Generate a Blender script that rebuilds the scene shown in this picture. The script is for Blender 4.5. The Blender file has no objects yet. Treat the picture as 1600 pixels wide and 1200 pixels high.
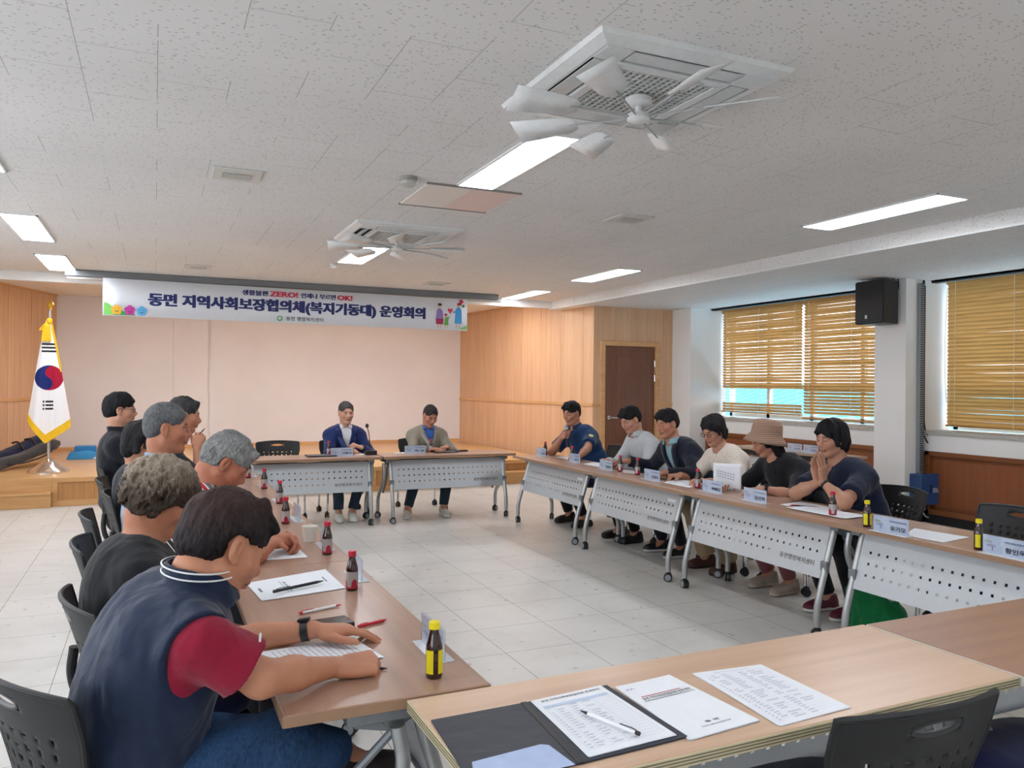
import bpy, math, random
import numpy as np
from mathutils import Vector, Matrix
SC = bpy.context.scene
COL = SC.collection
random.seed(7); RNG = np.random.default_rng(11)
PI = math.pi
R_ = math.radians

# ------------------------------------------------------------------ camera, world, exposure
YAW, PITCH, ROLL = R_(24.24), R_(.033), R_(.528)
EYE = np.array([0, 0, 1.5])
fw = np.array([math.sin(YAW)*math.cos(PITCH), math.cos(YAW)*math.cos(PITCH), math.sin(PITCH)])
r0 = np.array([math.cos(YAW), -math.sin(YAW), 0]); u0 = np.cross(r0, fw)
cr = r0*math.cos(ROLL)+u0*math.sin(ROLL); cu_ = -r0*math.sin(ROLL)+u0*math.cos(ROLL)
camd = bpy.data.cameras.new('camera'); camd.sensor_width = 36; camd.lens = 36*1240/1600; camd.clip_start = .05; camd.clip_end = 200
cam = bpy.data.objects.new('camera', camd); COL.objects.link(cam)
M4 = Matrix([[cr[0], cu_[0], -fw[0], EYE[0]], [cr[1], cu_[1], -fw[1], EYE[1]], [cr[2], cu_[2], -fw[2], EYE[2]], [0, 0, 0, 1]])
cam.matrix_world = M4
SC.camera = cam
SC.view_settings.view_transform = 'Standard'; SC.view_settings.look = 'None'
SC.view_settings.gamma = 1; SC.view_settings.exposure = 0.8; SC.view_settings.use_curve_mapping = False
LAMP = 12.0                      # emission of the ceiling panels
world = bpy.data.worlds.new('world'); SC.world = world; world.use_nodes = True
wb = world.node_tree.nodes['Background']; wb.inputs[0].default_value = (.91, .95, 1, 1); wb.inputs[1].default_value = 4.0
ADDED_LEFTWIN = [(-2.6, -.4), (.4, 2.6), (3.4, 5.6), (6.4, 8.6)]     # unseen windows added in the left wall to brighten the room
def portal(x, y0, y1, z0, z1, rz):
    l = bpy.data.lights.new('window_portal', 'AREA'); l.shape = 'RECTANGLE'; l.size = y1-y0; l.size_y = z1-z0; l.cycles.is_portal = True
    o = bpy.data.objects.new('window_portal', l); COL.objects.link(o); o.location = (x, (y0+y1)/2, (z0+z1)/2); o.rotation_euler = (PI/2, 0, rz)
for a, b in ADDED_LEFTWIN: portal(-3.72, a, b, .9, 2.6, PI/2*-1)
for a, b in ((6.66, 10.13), (2.45, 6.24)): portal(8.5, a, b, 1.0, 2.72, PI/2)
SC.cycles.max_bounces = 8; SC.cycles.diffuse_bounces = 5; SC.cycles.transparent_max_bounces = 12
SC.cycles.sample_clamp_indirect = 6.0
SC.cycles.use_denoising = True

# ------------------------------------------------------------------ colour + materials
def lin(h):
    h = h.lstrip('#'); c = [int(h[i:i+2], 16)/255 for i in (0, 2, 4)]
    return tuple(x/12.92 if x <= .04045 else ((x+.055)/1.055)**2.4 for x in c)
def rgba(h): return (*lin(h), 1) if isinstance(h, str) else (*h[:3], 1)

class NT:
    def __init__(s, name):
        s.m = bpy.data.materials.new(name); s.m.use_nodes = True
        s.t = s.m.node_tree; s.b = s.t.nodes['Principled BSDF']
    def n(s, typ, **kw):
        x = s.t.nodes.new(typ)
        for k, v in kw.items():
            if k.startswith('i_'):
                key = k[2:]; key = int(key) if key.isdigit() else key.replace('_', ' ')
                x.inputs[key].default_value = v
            else: setattr(x, k, v)
        return x
    def l(s, a, b): s.t.links.new(a, b)
    def coord(s, scale=(1, 1, 1), rot=(0, 0, 0), kind='Object', loc=(0, 0, 0)):
        tc = s.n('ShaderNodeTexCoord'); mp = s.n('ShaderNodeMapping')
        mp.inputs['Scale'].default_value = scale; mp.inputs['Rotation'].default_value = rot; mp.inputs['Location'].default_value = loc
        s.l(tc.outputs[kind], mp.inputs[0]); return mp.outputs[0]
    def noise(s, vec, scale=5, detail=3, rough=.5, dist=0):
        x = s.n('ShaderNodeTexNoise'); x.inputs['Scale'].default_value = scale; x.inputs['Detail'].default_value = detail
        x.inputs['Roughness'].default_value = rough; x.inputs['Distortion'].default_value = dist
        s.l(vec, x.inputs['Vector']); return x.outputs['Fac']
    def ramp(s, fac, stops):
        x = s.n('ShaderNodeValToRGB'); e = x.color_ramp.elements
        while len(e) < len(stops): e.new(.5)
        for el, (p, c) in zip(e, stops): el.position = p; el.color = rgba(c)
        s.l(fac, x.inputs[0]); return x.outputs[0]
    def mix(s, fac, a, b, mode='MIX'):
        x = s.n('ShaderNodeMix', data_type='RGBA', blend_type=mode)
        for inp, v in ((x.inputs[0], fac), (x.inputs[6], a), (x.inputs[7], b)):
            if hasattr(v, 'is_linked') or hasattr(v, 'node'): s.l(v, inp)
            else: inp.default_value = v if isinstance(v, (int, float)) else rgba(v)
        return x.outputs[2]
    def math(s, op, a, b=None, clamp=False):
        x = s.n('ShaderNodeMath', operation=op, use_clamp=clamp)
        for i, v in enumerate((a, b)):
            if v is None: continue
            if hasattr(v, 'node'): s.l(v, x.inputs[i])
            else: x.inputs[i].default_value = v
        return x.outputs[0]
    def bump(s, h, strength=.2, dist=.01):
        x = s.n('ShaderNodeBump'); x.inputs['Strength'].default_value = strength; x.inputs['Distance'].default_value = dist
        s.l(h, x.inputs['Height']); s.l(x.outputs[0], s.b.inputs['Normal'])
    def setc(s, c):
        if hasattr(c, 'node'): s.l(c, s.b.inputs['Base Color'])
        else: s.b.inputs['Base Color'].default_value = rgba(c)
    def p(s, rough=.5, metal=0, spec=.5):
        s.b.inputs['Roughness'].default_value = rough; s.b.inputs['Metallic'].default_value = metal
        s.b.inputs['Specular IOR Level'].default_value = spec; return s

MATS = {}
def plain(name, c, rough=.5, metal=0, spec=.5, var=.04, vs=30):
    """A plain coloured material with a little procedural variation."""
    key = (name, c, rough, metal)
    if key in MATS: return MATS[key]
    t = NT(name).p(rough, metal, spec)
    a = lin(c) if isinstance(c, str) else c
    f = t.noise(t.coord(), vs, 2)
    lo = tuple(max(0, x*(1-var)) for x in a); hi = tuple(min(1, x*(1+var)) for x in a)
    t.setc(t.ramp(f, [(.3, lo), (.7, hi)]))
    MATS[key] = t.m; return t.m

def wood(name, c1, c2, axis='x', rough=.35, scale=1.0, planks=None, c3=None):
    t = NT(name).p(rough)
    sc = {'x': (1.6, 26, 26), 'y': (26, 1.6, 26), 'z': (26, 26, 1.6)}[axis]
    v = t.coord(tuple(k*scale for k in sc))
    f = t.noise(v, 1.0, 6, .6, .6)
    v2 = t.coord(tuple(k*scale*.28 for k in sc)); f2 = t.noise(v2, 1.0, 3, .5, 1.2)
    c = t.ramp(t.math('ADD', t.math('MULTIPLY', f, .55), t.math('MULTIPLY', f2, .45)), [(.32, c1), (.62, c2)])
    if planks:
        ax, w, dark = planks
        tc = t.n('ShaderNodeTexCoord'); sp = t.n('ShaderNodeSeparateXYZ'); t.l(tc.outputs['Object'], sp.inputs[0])
        k = t.math('FRACT', t.math('DIVIDE', sp.outputs['XYZ'.index(ax.upper())], w))
        line = t.math('LESS_THAN', k, .05)
        idx = t.math('FLOOR', t.math('DIVIDE', sp.outputs['XYZ'.index(ax.upper())], w))
        wn = t.n('ShaderNodeTexWhiteNoise', noise_dimensions='1D'); t.l(idx, wn.inputs['W'])
        c = t.mix(t.math('MULTIPLY', wn.outputs['Value'], .22), c, c3 or c1)
        c = t.mix(t.math('MULTIPLY', line, .55), c, dark)
    t.setc(c); t.bump(f, .08, .002); return t.m

def fabric(name, c, rough=.85, var=.10, wr=.35, wscale=9, weave=True):
    key = ('fab', name, c, wr)
    if key in MATS: return MATS[key]
    t = NT(name).p(rough, 0, .2)
    a = lin(c) if isinstance(c, str) else c
    f = t.noise(t.coord(), 60, 3)
    t.setc(t.ramp(f, [(.25, tuple(x*(1-var) for x in a)), (.75, tuple(min(1, x*(1+var)) for x in a))]))
    g = t.noise(t.coord((1, 1.2, .7), (0, .5, .3)), wscale, 2, .5, .5)
    t.bump(g, wr, .03)
    t.b.inputs['Sheen Weight'].default_value = .15
    MATS[key] = t.m; return t.m

def vcol(name, rough=.5, spec=.4, sss=0, bump=None):
    key = ('vcol', name, rough, bump)
    if key in MATS: return MATS[key]
    t = NT(name).p(rough, 0, spec)
    a = t.n('ShaderNodeAttribute', attribute_name='Col')
    t.setc(a.outputs['Color'] if not sss else t.mix(1.0, a.outputs['Color'], t.ramp(t.noise(t.coord(), 38, 4, .6), [(.3, (.93, .89, .88)), (.7, (1, 1, 1))]), 'MULTIPLY'))
    if sss:
        t.b.inputs['Subsurface Weight'].default_value = sss
        t.b.inputs['Subsurface Radius'].default_value = (.012, .005, .003); t.b.inputs['Subsurface Scale'].default_value = .5
    if bump:
        sc, st, di, an = bump
        t.bump(t.noise(t.coord(an), sc, 3, .6), st, di)
    MATS[key] = t.m; return t.m

def emit(name, c, s):
    t = NT(name); t.p(.5); t.setc(c); t.b.inputs['Emission Color'].default_value = rgba(c); t.b.inputs['Emission Strength'].default_value = s
    return t.m

def glassy(name, tint, fac=.12, rough=.02):
    """Clear sheet: mostly passes light straight, reflects by Fresnel."""
    t = NT(name); nt = t.t; out = nt.nodes['Material Output']
    tr = t.n('ShaderNodeBsdfTransparent'); tr.inputs[0].default_value = rgba(tint)
    gl = t.n('ShaderNodeBsdfGlossy'); gl.inputs['Roughness'].default_value = rough
    fr = t.n('ShaderNodeLayerWeight'); fr.inputs[0].default_value = .5
    mx = t.n('ShaderNodeMixShader'); t.l(t.math('ADD', t.math('MULTIPLY', t.math('POWER', fr.outputs['Facing'], 4), .6), fac*.3, True), mx.inputs[0])
    t.l(tr.outputs[0], mx.inputs[1]); t.l(gl.outputs[0], mx.inputs[2]); t.l(mx.outputs[0], out.inputs[0])
    nt.nodes.remove(t.b); return t.m

# ------------------------------------------------------------------ mesh building
def rot_between(z):
    z = Vector(z).normalized(); return z.to_track_quat('Z', 'Y').to_matrix()
class MB:
    def __init__(s): s.v = []; s.f = []; s.mi = []; s.cur = 0
    def mat(s, i): s.cur = i; return s
    def add(s, vs, fs):
        b = len(s.v); s.v += [tuple(x) for x in vs]
        for f in fs: s.f.append(tuple(b+i for i in f)); s.mi.append(s.cur)
        return s
    def box(s, c, d, R=None):
        c = Vector(c); out = []
        for x in (-.5, .5):
            for y in (-.5, .5):
                for z in (-.5, .5):
                    p = Vector((x*d[0], y*d[1], z*d[2])); p = (R @ p) if R is not None else p
                    out.append(c+p)
        return s.add(out, [(0, 1, 3, 2), (4, 6, 7, 5), (0, 4, 5, 1), (2, 3, 7, 6), (0, 2, 6, 4), (1, 5, 7, 3)])
    def bb(s, x0, x1, y0, y1, z0, z1): return s.box(((x0+x1)/2, (y0+y1)/2, (z0+z1)/2), (x1-x0, y1-y0, z1-z0))
    def quad(s, a, b, c, d): return s.add([a, b, c, d], [(0, 1, 2, 3)])
    def cyl(s, a, b, ra, rb=None, n=16, caps=True):
        rb = ra if rb is None else rb; a = Vector(a); b = Vector(b); R = rot_between(b-a); vs = []
        for p, r in ((a, ra), (b, rb)):
            for i in range(n):
                t = 2*PI*i/n; vs.append(p+R @ Vector((r*math.cos(t), r*math.sin(t), 0)))
        fs = [(i, (i+1) % n, n+(i+1) % n, n+i) for i in range(n)]
        if caps: fs += [tuple(range(n-1, -1, -1)), tuple(range(n, 2*n))]
        return s.add(vs, fs)
    def tube(s, pts, r, n=10, caps=True):
        pts = [Vector(p) for p in pts]; rs = r if isinstance(r, (list, tuple)) else [r]*len(pts)
        T = []
        for i in range(len(pts)):
            a = pts[max(0, i-1)]; b = pts[min(len(pts)-1, i+1)]; T.append((b-a).normalized())
        up = Vector((0, 0, 1)) if abs(T[0].z) < .9 else Vector((1, 0, 0))
        N = (up-T[0]*up.dot(T[0])).normalized(); vs = []
        for i, p in enumerate(pts):
            if i: N = (N-T[i]*N.dot(T[i])).normalized()
            B = T[i].cross(N)
            for k in range(n):
                t = 2*PI*k/n; vs.append(p+N*(rs[i]*math.cos(t))+B*(rs[i]*math.sin(t)))
        fs = []
        for i in range(len(pts)-1):
            for k in range(n): fs.append((i*n+k, i*n+(k+1) % n, (i+1)*n+(k+1) % n, (i+1)*n+k))
        if caps: fs += [tuple(range(n-1, -1, -1)), tuple(range((len(pts)-1)*n, len(pts)*n))]
        return s.add(vs, fs)
    def lathe(s, prof, c=(0, 0, 0), n=24, R=None, sx=1, sy=1):
        c = Vector(c); vs = []; m = len(prof)
        for r, z in prof:
            for k in range(n):
                t = 2*PI*k/n; p = Vector((r*math.cos(t)*sx, r*math.sin(t)*sy, z)); vs.append(c+(R @ p if R is not None else p))
        fs = []
        for i in range(m-1):
            for k in range(n): fs.append((i*n+k, i*n+(k+1) % n, (i+1)*n+(k+1) % n, (i+1)*n+k))
        if prof[0][0] > 1e-6: fs.append(tuple(range(n-1, -1, -1)))
        if prof[-1][0] > 1e-6: fs.append(tuple(range((m-1)*n, m*n)))
        return s.add(vs, fs)
    def sphere(s, c, r, n=16, m=10):
        r = (r, r, r) if isinstance(r, (int, float)) else r; c = Vector(c); vs = []; 
        for i in range(m+1):
            a = PI*i/m
            for k in range(n):
                t = 2*PI*k/n; vs.append(c+Vector((r[0]*math.sin(a)*math.cos(t), r[1]*math.sin(a)*math.sin(t), -r[2]*math.cos(a))))
        fs = [(i*n+k, i*n+(k+1) % n, (i+1)*n+(k+1) % n, (i+1)*n+k) for i in range(m) for k in range(n)]
        return s.add(vs, fs)
    def prism(s, poly, h0, h1, plane='xy'):
        """Extrude a 2-D polygon between h0 and h1 along the axis missing from `plane`."""
        def P(a, b, h): return {'xy': (a, b, h), 'xz': (a, h, b), 'yz': (h, a, b)}[plane]
        n = len(poly); vs = [P(a, b, h0) for a, b in poly]+[P(a, b, h1) for a, b in poly]
        fs = [tuple(range(n-1, -1, -1)), tuple(range(n, 2*n))]+[(i, (i+1) % n, n+(i+1) % n, n+i) for i in range(n)]
        return s.add(vs, fs)
    def xf(s, M):
        s.v = [tuple(M @ Vector(v)) for v in s.v]; return s

def smooth_path(pts, n=6):
    """Catmull-Rom through the points."""
    P = [Vector(p) for p in pts]; P = [P[0]*2-P[1]]+P+[P[-1]*2-P[-2]]; out = []
    for i in range(1, len(P)-2):
        a, b, c, d = P[i-1:i+3]
        for k in range(n):
            t = k/n; out.append(.5*((2*b)+(c-a)*t+(2*a-5*b+4*c-d)*t*t+(3*b-a-3*c+d)*t**3))
    out.append(P[-2]); return out

def link(name, me, mats, parent=None, smooth=None, bevel=None):
    o = bpy.data.objects.new(name, me); COL.objects.link(o)
    for m in (mats if isinstance(mats, (list, tuple)) else [mats]): me.materials.append(m)
    if smooth is not None:
        me.shade_smooth()
        if smooth < 180: me.set_sharp_from_angle(angle=R_(smooth))
    if parent is not None: o.parent = parent
    if bevel:
        b = o.modifiers.new('bevel', 'BEVEL'); b.width = bevel; b.segments = 2; b.limit_method = 'ANGLE'; b.angle_limit = R_(40)
    return o
def obj(name, mb, mats, parent=None, smooth=35, bevel=None, fix=True):
    me = bpy.data.meshes.new(name); me.from_pydata(mb.v, [], mb.f)
    if len(set(mb.mi)) > 1: me.polygons.foreach_set('material_index', mb.mi)
    if fix:
        import bmesh
        bm = bmesh.new(); bm.from_mesh(me); bmesh.ops.recalc_face_normals(bm, faces=bm.faces); bm.to_mesh(me); bm.free()
    return link(name, me, mats, parent, smooth, bevel)
def npmesh(name, V, F, mats, parent=None, col=None, mi=None):
    me = bpy.data.meshes.new(name); n = len(V); m = len(F)
    me.vertices.add(n); me.vertices.foreach_set('co', np.asarray(V, np.float32).ravel())
    me.loops.add(m*4); me.loops.foreach_set('vertex_index', np.asarray(F, np.int32).ravel())
    me.polygons.add(m); me.polygons.foreach_set('loop_start', np.arange(0, 4*m, 4, dtype=np.int32))
    me.update(calc_edges=True); me.validate()
    if col is not None:
        a = me.color_attributes.new('Col', 'FLOAT_COLOR', 'POINT')
        c = np.ones((n, 4), np.float32); c[:, :3] = col; a.data.foreach_set('color', c.ravel())
    return link(name, me, mats, parent, 180)

def tag(o, label=None, cat=None, group=None, kind=None):
    if label: o['label'] = label
    if cat: o['category'] = cat
    if group: o['group'] = group
    if kind: o['kind'] = kind
    return o
def thing(name, label, cat, loc=(0, 0, 0), rz=0, group=None):
    o = bpy.data.objects.new(name, None); COL.objects.link(o); o.empty_display_size = .1
    o.location = loc; o.rotation_euler = (0, 0, rz); return tag(o, label, cat, group)
def struct(name, mb, m, smooth=None, bevel=None):
    return tag(obj(name, mb, m, None, smooth, bevel), kind='structure')
KIDS = {}
def copy_tree(o, parent=None):
    c = o.copy(); COL.objects.link(c)
    if parent is not None: c.parent = parent
    for ch in list(o.children): copy_tree(ch, c)
    return c
def dup(o, loc, rz, label, group=None):
    c = copy_tree(o); c.location = loc; c.rotation_euler = (0, 0, rz); c['label'] = label
    if group: c['group'] = group
    return c

# ------------------------------------------------------------------ lettering
_TXT = {}
def text2d(body, off=0.0):
    k = (body, off)
    if k not in _TXT:
        c = bpy.data.curves.new('lettering', 'FONT'); c.body = body; c.offset = off; c.resolution_u = 3
        o = bpy.data.objects.new('lettering', c); COL.objects.link(o)
        dg = bpy.context.evaluated_depsgraph_get(); dg.update()
        me = bpy.data.meshes.new_from_object(o.evaluated_get(dg))
        V = [tuple(v.co) for v in me.vertices]; F = [tuple(p.vertices) for p in me.polygons]
        bpy.data.objects.remove(o); bpy.data.curves.remove(c); bpy.data.meshes.remove(me); _TXT[k] = (V, F)
    return _TXT[k]
def put_text(mb, body, x0, x1, z0, z1, to3, off=0.0):
    """Fit the body's glyphs to a rectangle; to3 maps (a, b) on the sheet to a point."""
    V, F = text2d(body, off)
    ax = min(v[0] for v in V); bx = max(v[0] for v in V); ay = min(v[1] for v in V); by = max(v[1] for v in V)
    mb.add([to3(x0+(v[0]-ax)/(bx-ax)*(x1-x0), z0+(v[1]-ay)/max(1e-6, by-ay)*(z1-z0)) for v in V], F); return mb

# ------------------------------------------------------------------ materials of the room
def m_ceiling():
    t = NT('perforated_tile').p(.8, 0, .2)
    v = t.coord((34, 58, 46)); vo = t.n('ShaderNodeTexVoronoi', voronoi_dimensions='3D'); vo.inputs['Scale'].default_value = 1; t.l(v, vo.inputs['Vector'])
    sp = t.math('LESS_THAN', vo.outputs['Distance'], .24)
    rnd = t.math('GREATER_THAN', vo.outputs['Color'], .33)
    f = t.noise(t.coord(), .7, 3)
    base = t.ramp(f, [(.3, '#dedddc'), (.7, '#e6e5e4')])
    br = t.n('ShaderNodeTexBrick'); br.offset = .5; br.inputs['Scale'].default_value = 1; br.inputs['Mortar Size'].default_value = .0016
    br.inputs['Brick Width'].default_value = .6; br.inputs['Row Height'].default_value = .3; br.inputs['Mortar Smooth'].default_value = 0
    t.l(t.coord(rot=(0, 0, PI/2)), br.inputs['Vector'])
    crack = t.math('MULTIPLY', br.outputs['Fac'], t.math('GREATER_THAN', t.noise(t.coord(), 1.7, 2), .5))
    c = t.mix(t.math('MULTIPLY', t.math('MULTIPLY', sp, rnd), .45), base, '#77736c')
    c = t.mix(t.math('MULTIPLY', crack, .6), c, '#6c6862')
    t.setc(c); t.bump(t.math('SUBTRACT', 1, sp), .25, .003); return t.m
def m_floor():
    t = NT('vinyl_tile').p(.33, 0, .45)
    n1 = t.noise(t.coord(), 1.6, 6, .62, .8); n2 = t.noise(t.coord(), 14, 5, .6)
    c = t.ramp(t.math('ADD', t.math('MULTIPLY', n1, .7), t.math('MULTIPLY', n2, .3)), [(.3, '#bab8b3'), (.5, '#cbc9c4'), (.72, '#d6d4d0')])
    br = t.n('ShaderNodeTexBrick'); br.offset = 0; br.inputs['Scale'].default_value = 1; br.inputs['Mortar Size'].default_value = .0016
    br.inputs['Brick Width'].default_value = .45; br.inputs['Row Height'].default_value = .45; br.inputs['Mortar Smooth'].default_value = .1
    br.inputs['Color1'].default_value = (1, 1, 1, 1); br.inputs['Color2'].default_value = (.975, .975, .975, 1)
    t.l(t.coord(), br.inputs['Vector'])
    c = t.mix(1.0, c, br.outputs['Color'], 'MULTIPLY')
    c = t.mix(t.math('MULTIPLY', br.outputs['Fac'], .08), t.mix(0, c, c), '#8b857a')
    t.setc(c); r = t.ramp(n2, [(.3, (.26, .26, .26)), (.7, (.42, .42, .42))]); t.l(r, t.b.inputs['Roughness'])
    t.bump(n2, .04, .002); return t.m
M_CEIL = m_ceiling(); M_FLOOR = m_floor()
def m_wall(name, a, b):
    t = NT(name).p(.7, 0, .25); f = t.noise(t.coord(), 1.1, 5, .6); t.setc(t.ramp(f, [(.35, a), (.65, b)]))
    t.bump(t.noise(t.coord(), 160, 2), .05, .002); return t.m
M_WHITE = m_wall('painted_wall', '#e8e6e4', '#efedeb')
M_CREAM = m_wall('stage_wall_paint', '#e0e0e4', '#e6e6ea')
M_WOODWALL = wood('slatted_wood_panel', '#cda27e', '#dfb996', 'z', .45, planks=('x', .075, '#b98557'), c3='#bd8b5e')
M_WOODTRIM = wood('wood_trim', '#c5935f', '#d9ac7c', 'x', .4)
M_STAGE = wood('stage_board', '#c4965f', '#d8b07a', 'x', .3, planks=('y', .3, '#a97c4b'))
M_STAGEFRONT = wood('stage_front_board', '#a8743f', '#c28d55', 'z', .4, planks=('x', .11, '#7d5229'))
M_STAGEFRAME = wood('stage_front_frame', '#b98750', '#cfa06a', 'x', .4)
M_DOOR = wood('brown_door', '#6d4634', '#7d5340', 'z', .4)
M_CAB = wood('cabinet_board', '#82482a', '#955632', 'z', .4)
M_CABFRAME = wood('cabinet_frame', '#75401f', '#88502b', 'y', .4)
M_BLACK = plain('matt_black', '#15161a', .5)
M_DARK = plain('dark_plastic', '#1d1f25', .45)
M_STEEL = plain('satin_steel', '#b9bcbe', .32, .85)
M_CHROME = plain('chrome', '#dcdde0', .12, 1.0)
M_GREYPAINT = plain('grey_painted_metal', '#8f959a', .4, .3)
M_PLASTIC = plain('white_plastic', '#e4e6e6', .35)
M_PAPER = plain('white_paper', '#eef1f6', .7, var=.015)
M_INK = plain('grey_ink', '#858c9a', .8)
M_INKD = plain('black_ink', '#1c1e26', .8)
M_NAVYINK = plain('navy_ink', '#1d2a6b', .7)
M_REDINK = plain('red_ink', '#c0283c', .6)
M_ACR = glassy('clear_acrylic', '#f2f5f8', .15)
M_GLASS = glassy('window_glass', '#f6f7f8', .1)

ZC, ZS = 2.85, 2.72           # ceiling and soffit
XB, YF = 5.85, 11.45          # beam side, stage fascia
# floor, ceiling, soffits
struct('floor', MB().bb(-3.6, 8.9, -4.2, 15.4, -.1, 0), M_FLOOR)
struct('ceiling', MB().bb(-3.6, XB, -4.2, YF, ZC, ZC+.1), M_CEIL)
mb = MB(); mb.bb(XB, 8.6, -4.2, 10.75, ZS, ZS+.23); struct('ceiling_beam_right', mb, M_CEIL)
struct('trim_1', MB().bb(XB-.012, XB, -4.2, YF, ZS-.004, ZS+.012), plain('white_trim', '#e9eaea', .4))
mb = MB(); mb.bb(-3.6, XB+.4, YF, YF+.08, 2.735, ZC+.1); mb.bb(-3.6, 6.6, YF+.08, 15.4, 2.92, 3.05); mb.bb(-3.6, XB+.4, YF, YF+.08, ZC, 3.05); mb.bb(XB, 6.6, 10.75, YF+.1, ZS, ZC+.1)
struct('ceiling_stage', mb, M_WHITE)
# outer walls out of the photo's view
mb = MB(); ys = [-4.2]+[v for ab in ADDED_LEFTWIN for v in ab]+[15.4]
for k in range(0, len(ys), 2): mb.bb(-3.7, -3.6, ys[k], ys[k+1], 0, ZC+.1)
for a, b in ADDED_LEFTWIN: mb.bb(-3.7, -3.6, a, b, 0, .9); mb.bb(-3.7, -3.6, a, b, 2.6, ZC+.1)
struct('wall_left', mb, M_WHITE)
for i, (a, b) in enumerate(ADDED_LEFTWIN):  # frames and panes of the added windows, unseen, letting extra daylight in
    mb = MB()
    for y in (a+.03, (a+b)/2, b-.03): mb.bb(-3.68, -3.63, y-.03, y+.03, .9, 2.6)
    for z in (.93, 2.57): mb.bb(-3.68, -3.63, a, b, z-.03, z+.03)
    wn = struct('window_%d' % (i+3), mb, plain('window_frame_white', '#dfe3e2', .4)); obj('pane', MB().bb(-3.66, -3.653, a, b, .9, 2.6), M_GLASS, wn, None)
struct('wall_back', MB().bb(-3.7, 8.9, -4.3, -4.2, 0, ZC+.1), M_WHITE)
# stage wall, with the shallow pilaster
mb = MB(); mb.bb(-3.7, 6.8, 15.2, 15.35, 0, 3.05); mb.bb(-1.6, .291, 15.08, 15.2, .33, 2.92); mb.bb(.294, .86, 15.08, 15.2, .33, 2.92)
struct('wall_stage', mb, M_CREAM)
struct('baseboard_stage', MB().bb(.86, 5.66, 15.175, 15.2, .33, .39).bb(-1.5, .86, 15.055, 15.08, .33, .39), M_WOODTRIM)

def wood_wall(name, a, b, z0, z1, rail=1.2, holes=None):
    """Slatted wood cladding from plan point a to b with a dado rail; built along local x so the slats follow the wall."""
    a = Vector((*a, 0)); b = Vector((*b, 0)); L = (b-a).length; ang = math.atan2(b.y-a.y, b.x-a.x)
    mb = MB()
    if holes:
        x0, x1, zt = holes
        mb.bb(0, x0, -.0, .08, z0, z1); mb.bb(x1, L, -.0, .08, z0, z1); mb.bb(x0, x1, 0, .08, zt, z1)
    else: mb.bb(0, L, 0, .08, z0, z1)
    o = tag(obj(name, mb, M_WOODWALL, None, None), kind='structure'); o.location = a; o.rotation_euler = (0, 0, ang)
    t = MB()
    for zz, h in ((rail, .05), (z0+.05, .1), (z1-.03, .06)):
        if holes and zz < holes[2]: t.bb(0, holes[0], -.016, 0, zz-h/2, zz+h/2); t.bb(holes[1], L, -.016, 0, zz-h/2, zz+h/2)
        else: t.bb(0, L, -.016, 0, zz-h/2, zz+h/2)
    for k in range(1, int(L/.62)+1):
        x = k*.62
        if x < L-.05 and not (holes and holes[0]-.1 < x < holes[1]+.1): t.bb(x-.003, x+.003, -.004, 0, z0, z1)
    c = obj('dado_rail', t, M_WOODTRIM, o, None, .004); return o
wood_wall('wall_stage_left', (-2.9, 11.5), (-1.44, 15.2), .33, 2.95)
wood_wall('wall_stage_right', (5.68, 15.2), (6.14, 10.6), .0, 2.95)
w = wood_wall('wall_door', (6.14, 10.6), (7.7, 10.6), 0, ZC, holes=(.18, 1.15, 2.135))
# door in that wall
d = tag(obj('door_1', MB().bb(.2, 1.13, .02, .06, .01, 2.115), M_DOOR, None, None, .003), kind='structure'); d.location = (6.14, 10.6, 0)
mb = MB()
for z0, z1 in ((.2, .62), (.68, 1.0), (1.05, 1.3), (1.36, 1.62), (1.68, 1.95)):
    mb.bb(.42, .92, .012, .02, z0, z1)
obj('panel', mb, M_DOOR, d, None, .006)
mb = MB(); mb.cyl((.29, .02, 1.0), (.29, .005, 1.0), .03); mb.cyl((.29, .01, 1.0), (.29, -.045, 1.0), .011); mb.tube([(.29, -.045, 1.0), (.34, -.05, 1.0), (.41, -.045, .995)], .011)
obj('door_handle', mb, M_CHROME, d)
mb = MB()
for z in (1.62, 1.85): mb.cyl((1.135, .012, z-.05), (1.135, .012, z+.05), .011)
obj('hinge', mb, M_CHROME, d)
mb = MB(); mb.bb(.12, .2, -.03, .02, 0, 2.19); mb.bb(1.13, 1.21, -.03, .02, 0, 2.19); mb.bb(.2, 1.13, -.03, .02, 2.115, 2.19)
f = obj('door_frame', mb, M_WOODTRIM, d, None, .005)

struct('door_gap_block', MB().bb(6.15, 7.6, 10.7, 10.78, 0, 2.4), M_BLACK)  # black backing added behind the door to block sky light at its gaps
# stage: platform, panelled front, steps
struct('stage_platform', MB().bb(-3.6, 4.72, 10.84, 15.3, .0, .33), M_STAGE)
struct('stage_platform_right', MB().bb(4.72, 5.75, 11.14, 15.3, .0, .33), M_STAGE)
def stage_front(name, x0, x1, y, n):
    mb = MB(); mb.bb(x0, x1, y-.012, y, .03, .3); o = struct(name, mb, M_STAGEFRONT)
    t = MB(); w = (x1-x0)/n
    t.bb(x0, x1, y-.035, y, .285, .34); t.bb(x0, x1, y-.03, y, 0, .07)
    for k in range(n+1): x = min(max(x0+k*w, x0+.03), x1-.03); t.bb(x-.03, x+.03, y-.032, y, .07, .285)
    obj('front_frame', t, M_STAGEFRAME, o, None, .003); return o
stage_front('stage_front', -1.1, 4.72, 10.84, 6)
stage_front('stage_front_right', 4.72, 5.7, 11.14, 1)
mb = MB(); mb.bb(-3.0, -1.1, 10.72, 10.84, 0, .17); mb.bb(-3.0, -1.1, 10.7, 10.84, .155, .18); mb.bb(-3.0, -1.1, 10.81, 10.84, .0, .34)
struct('stage_step', mb, M_STAGEFRAME, bevel=.003)
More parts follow.
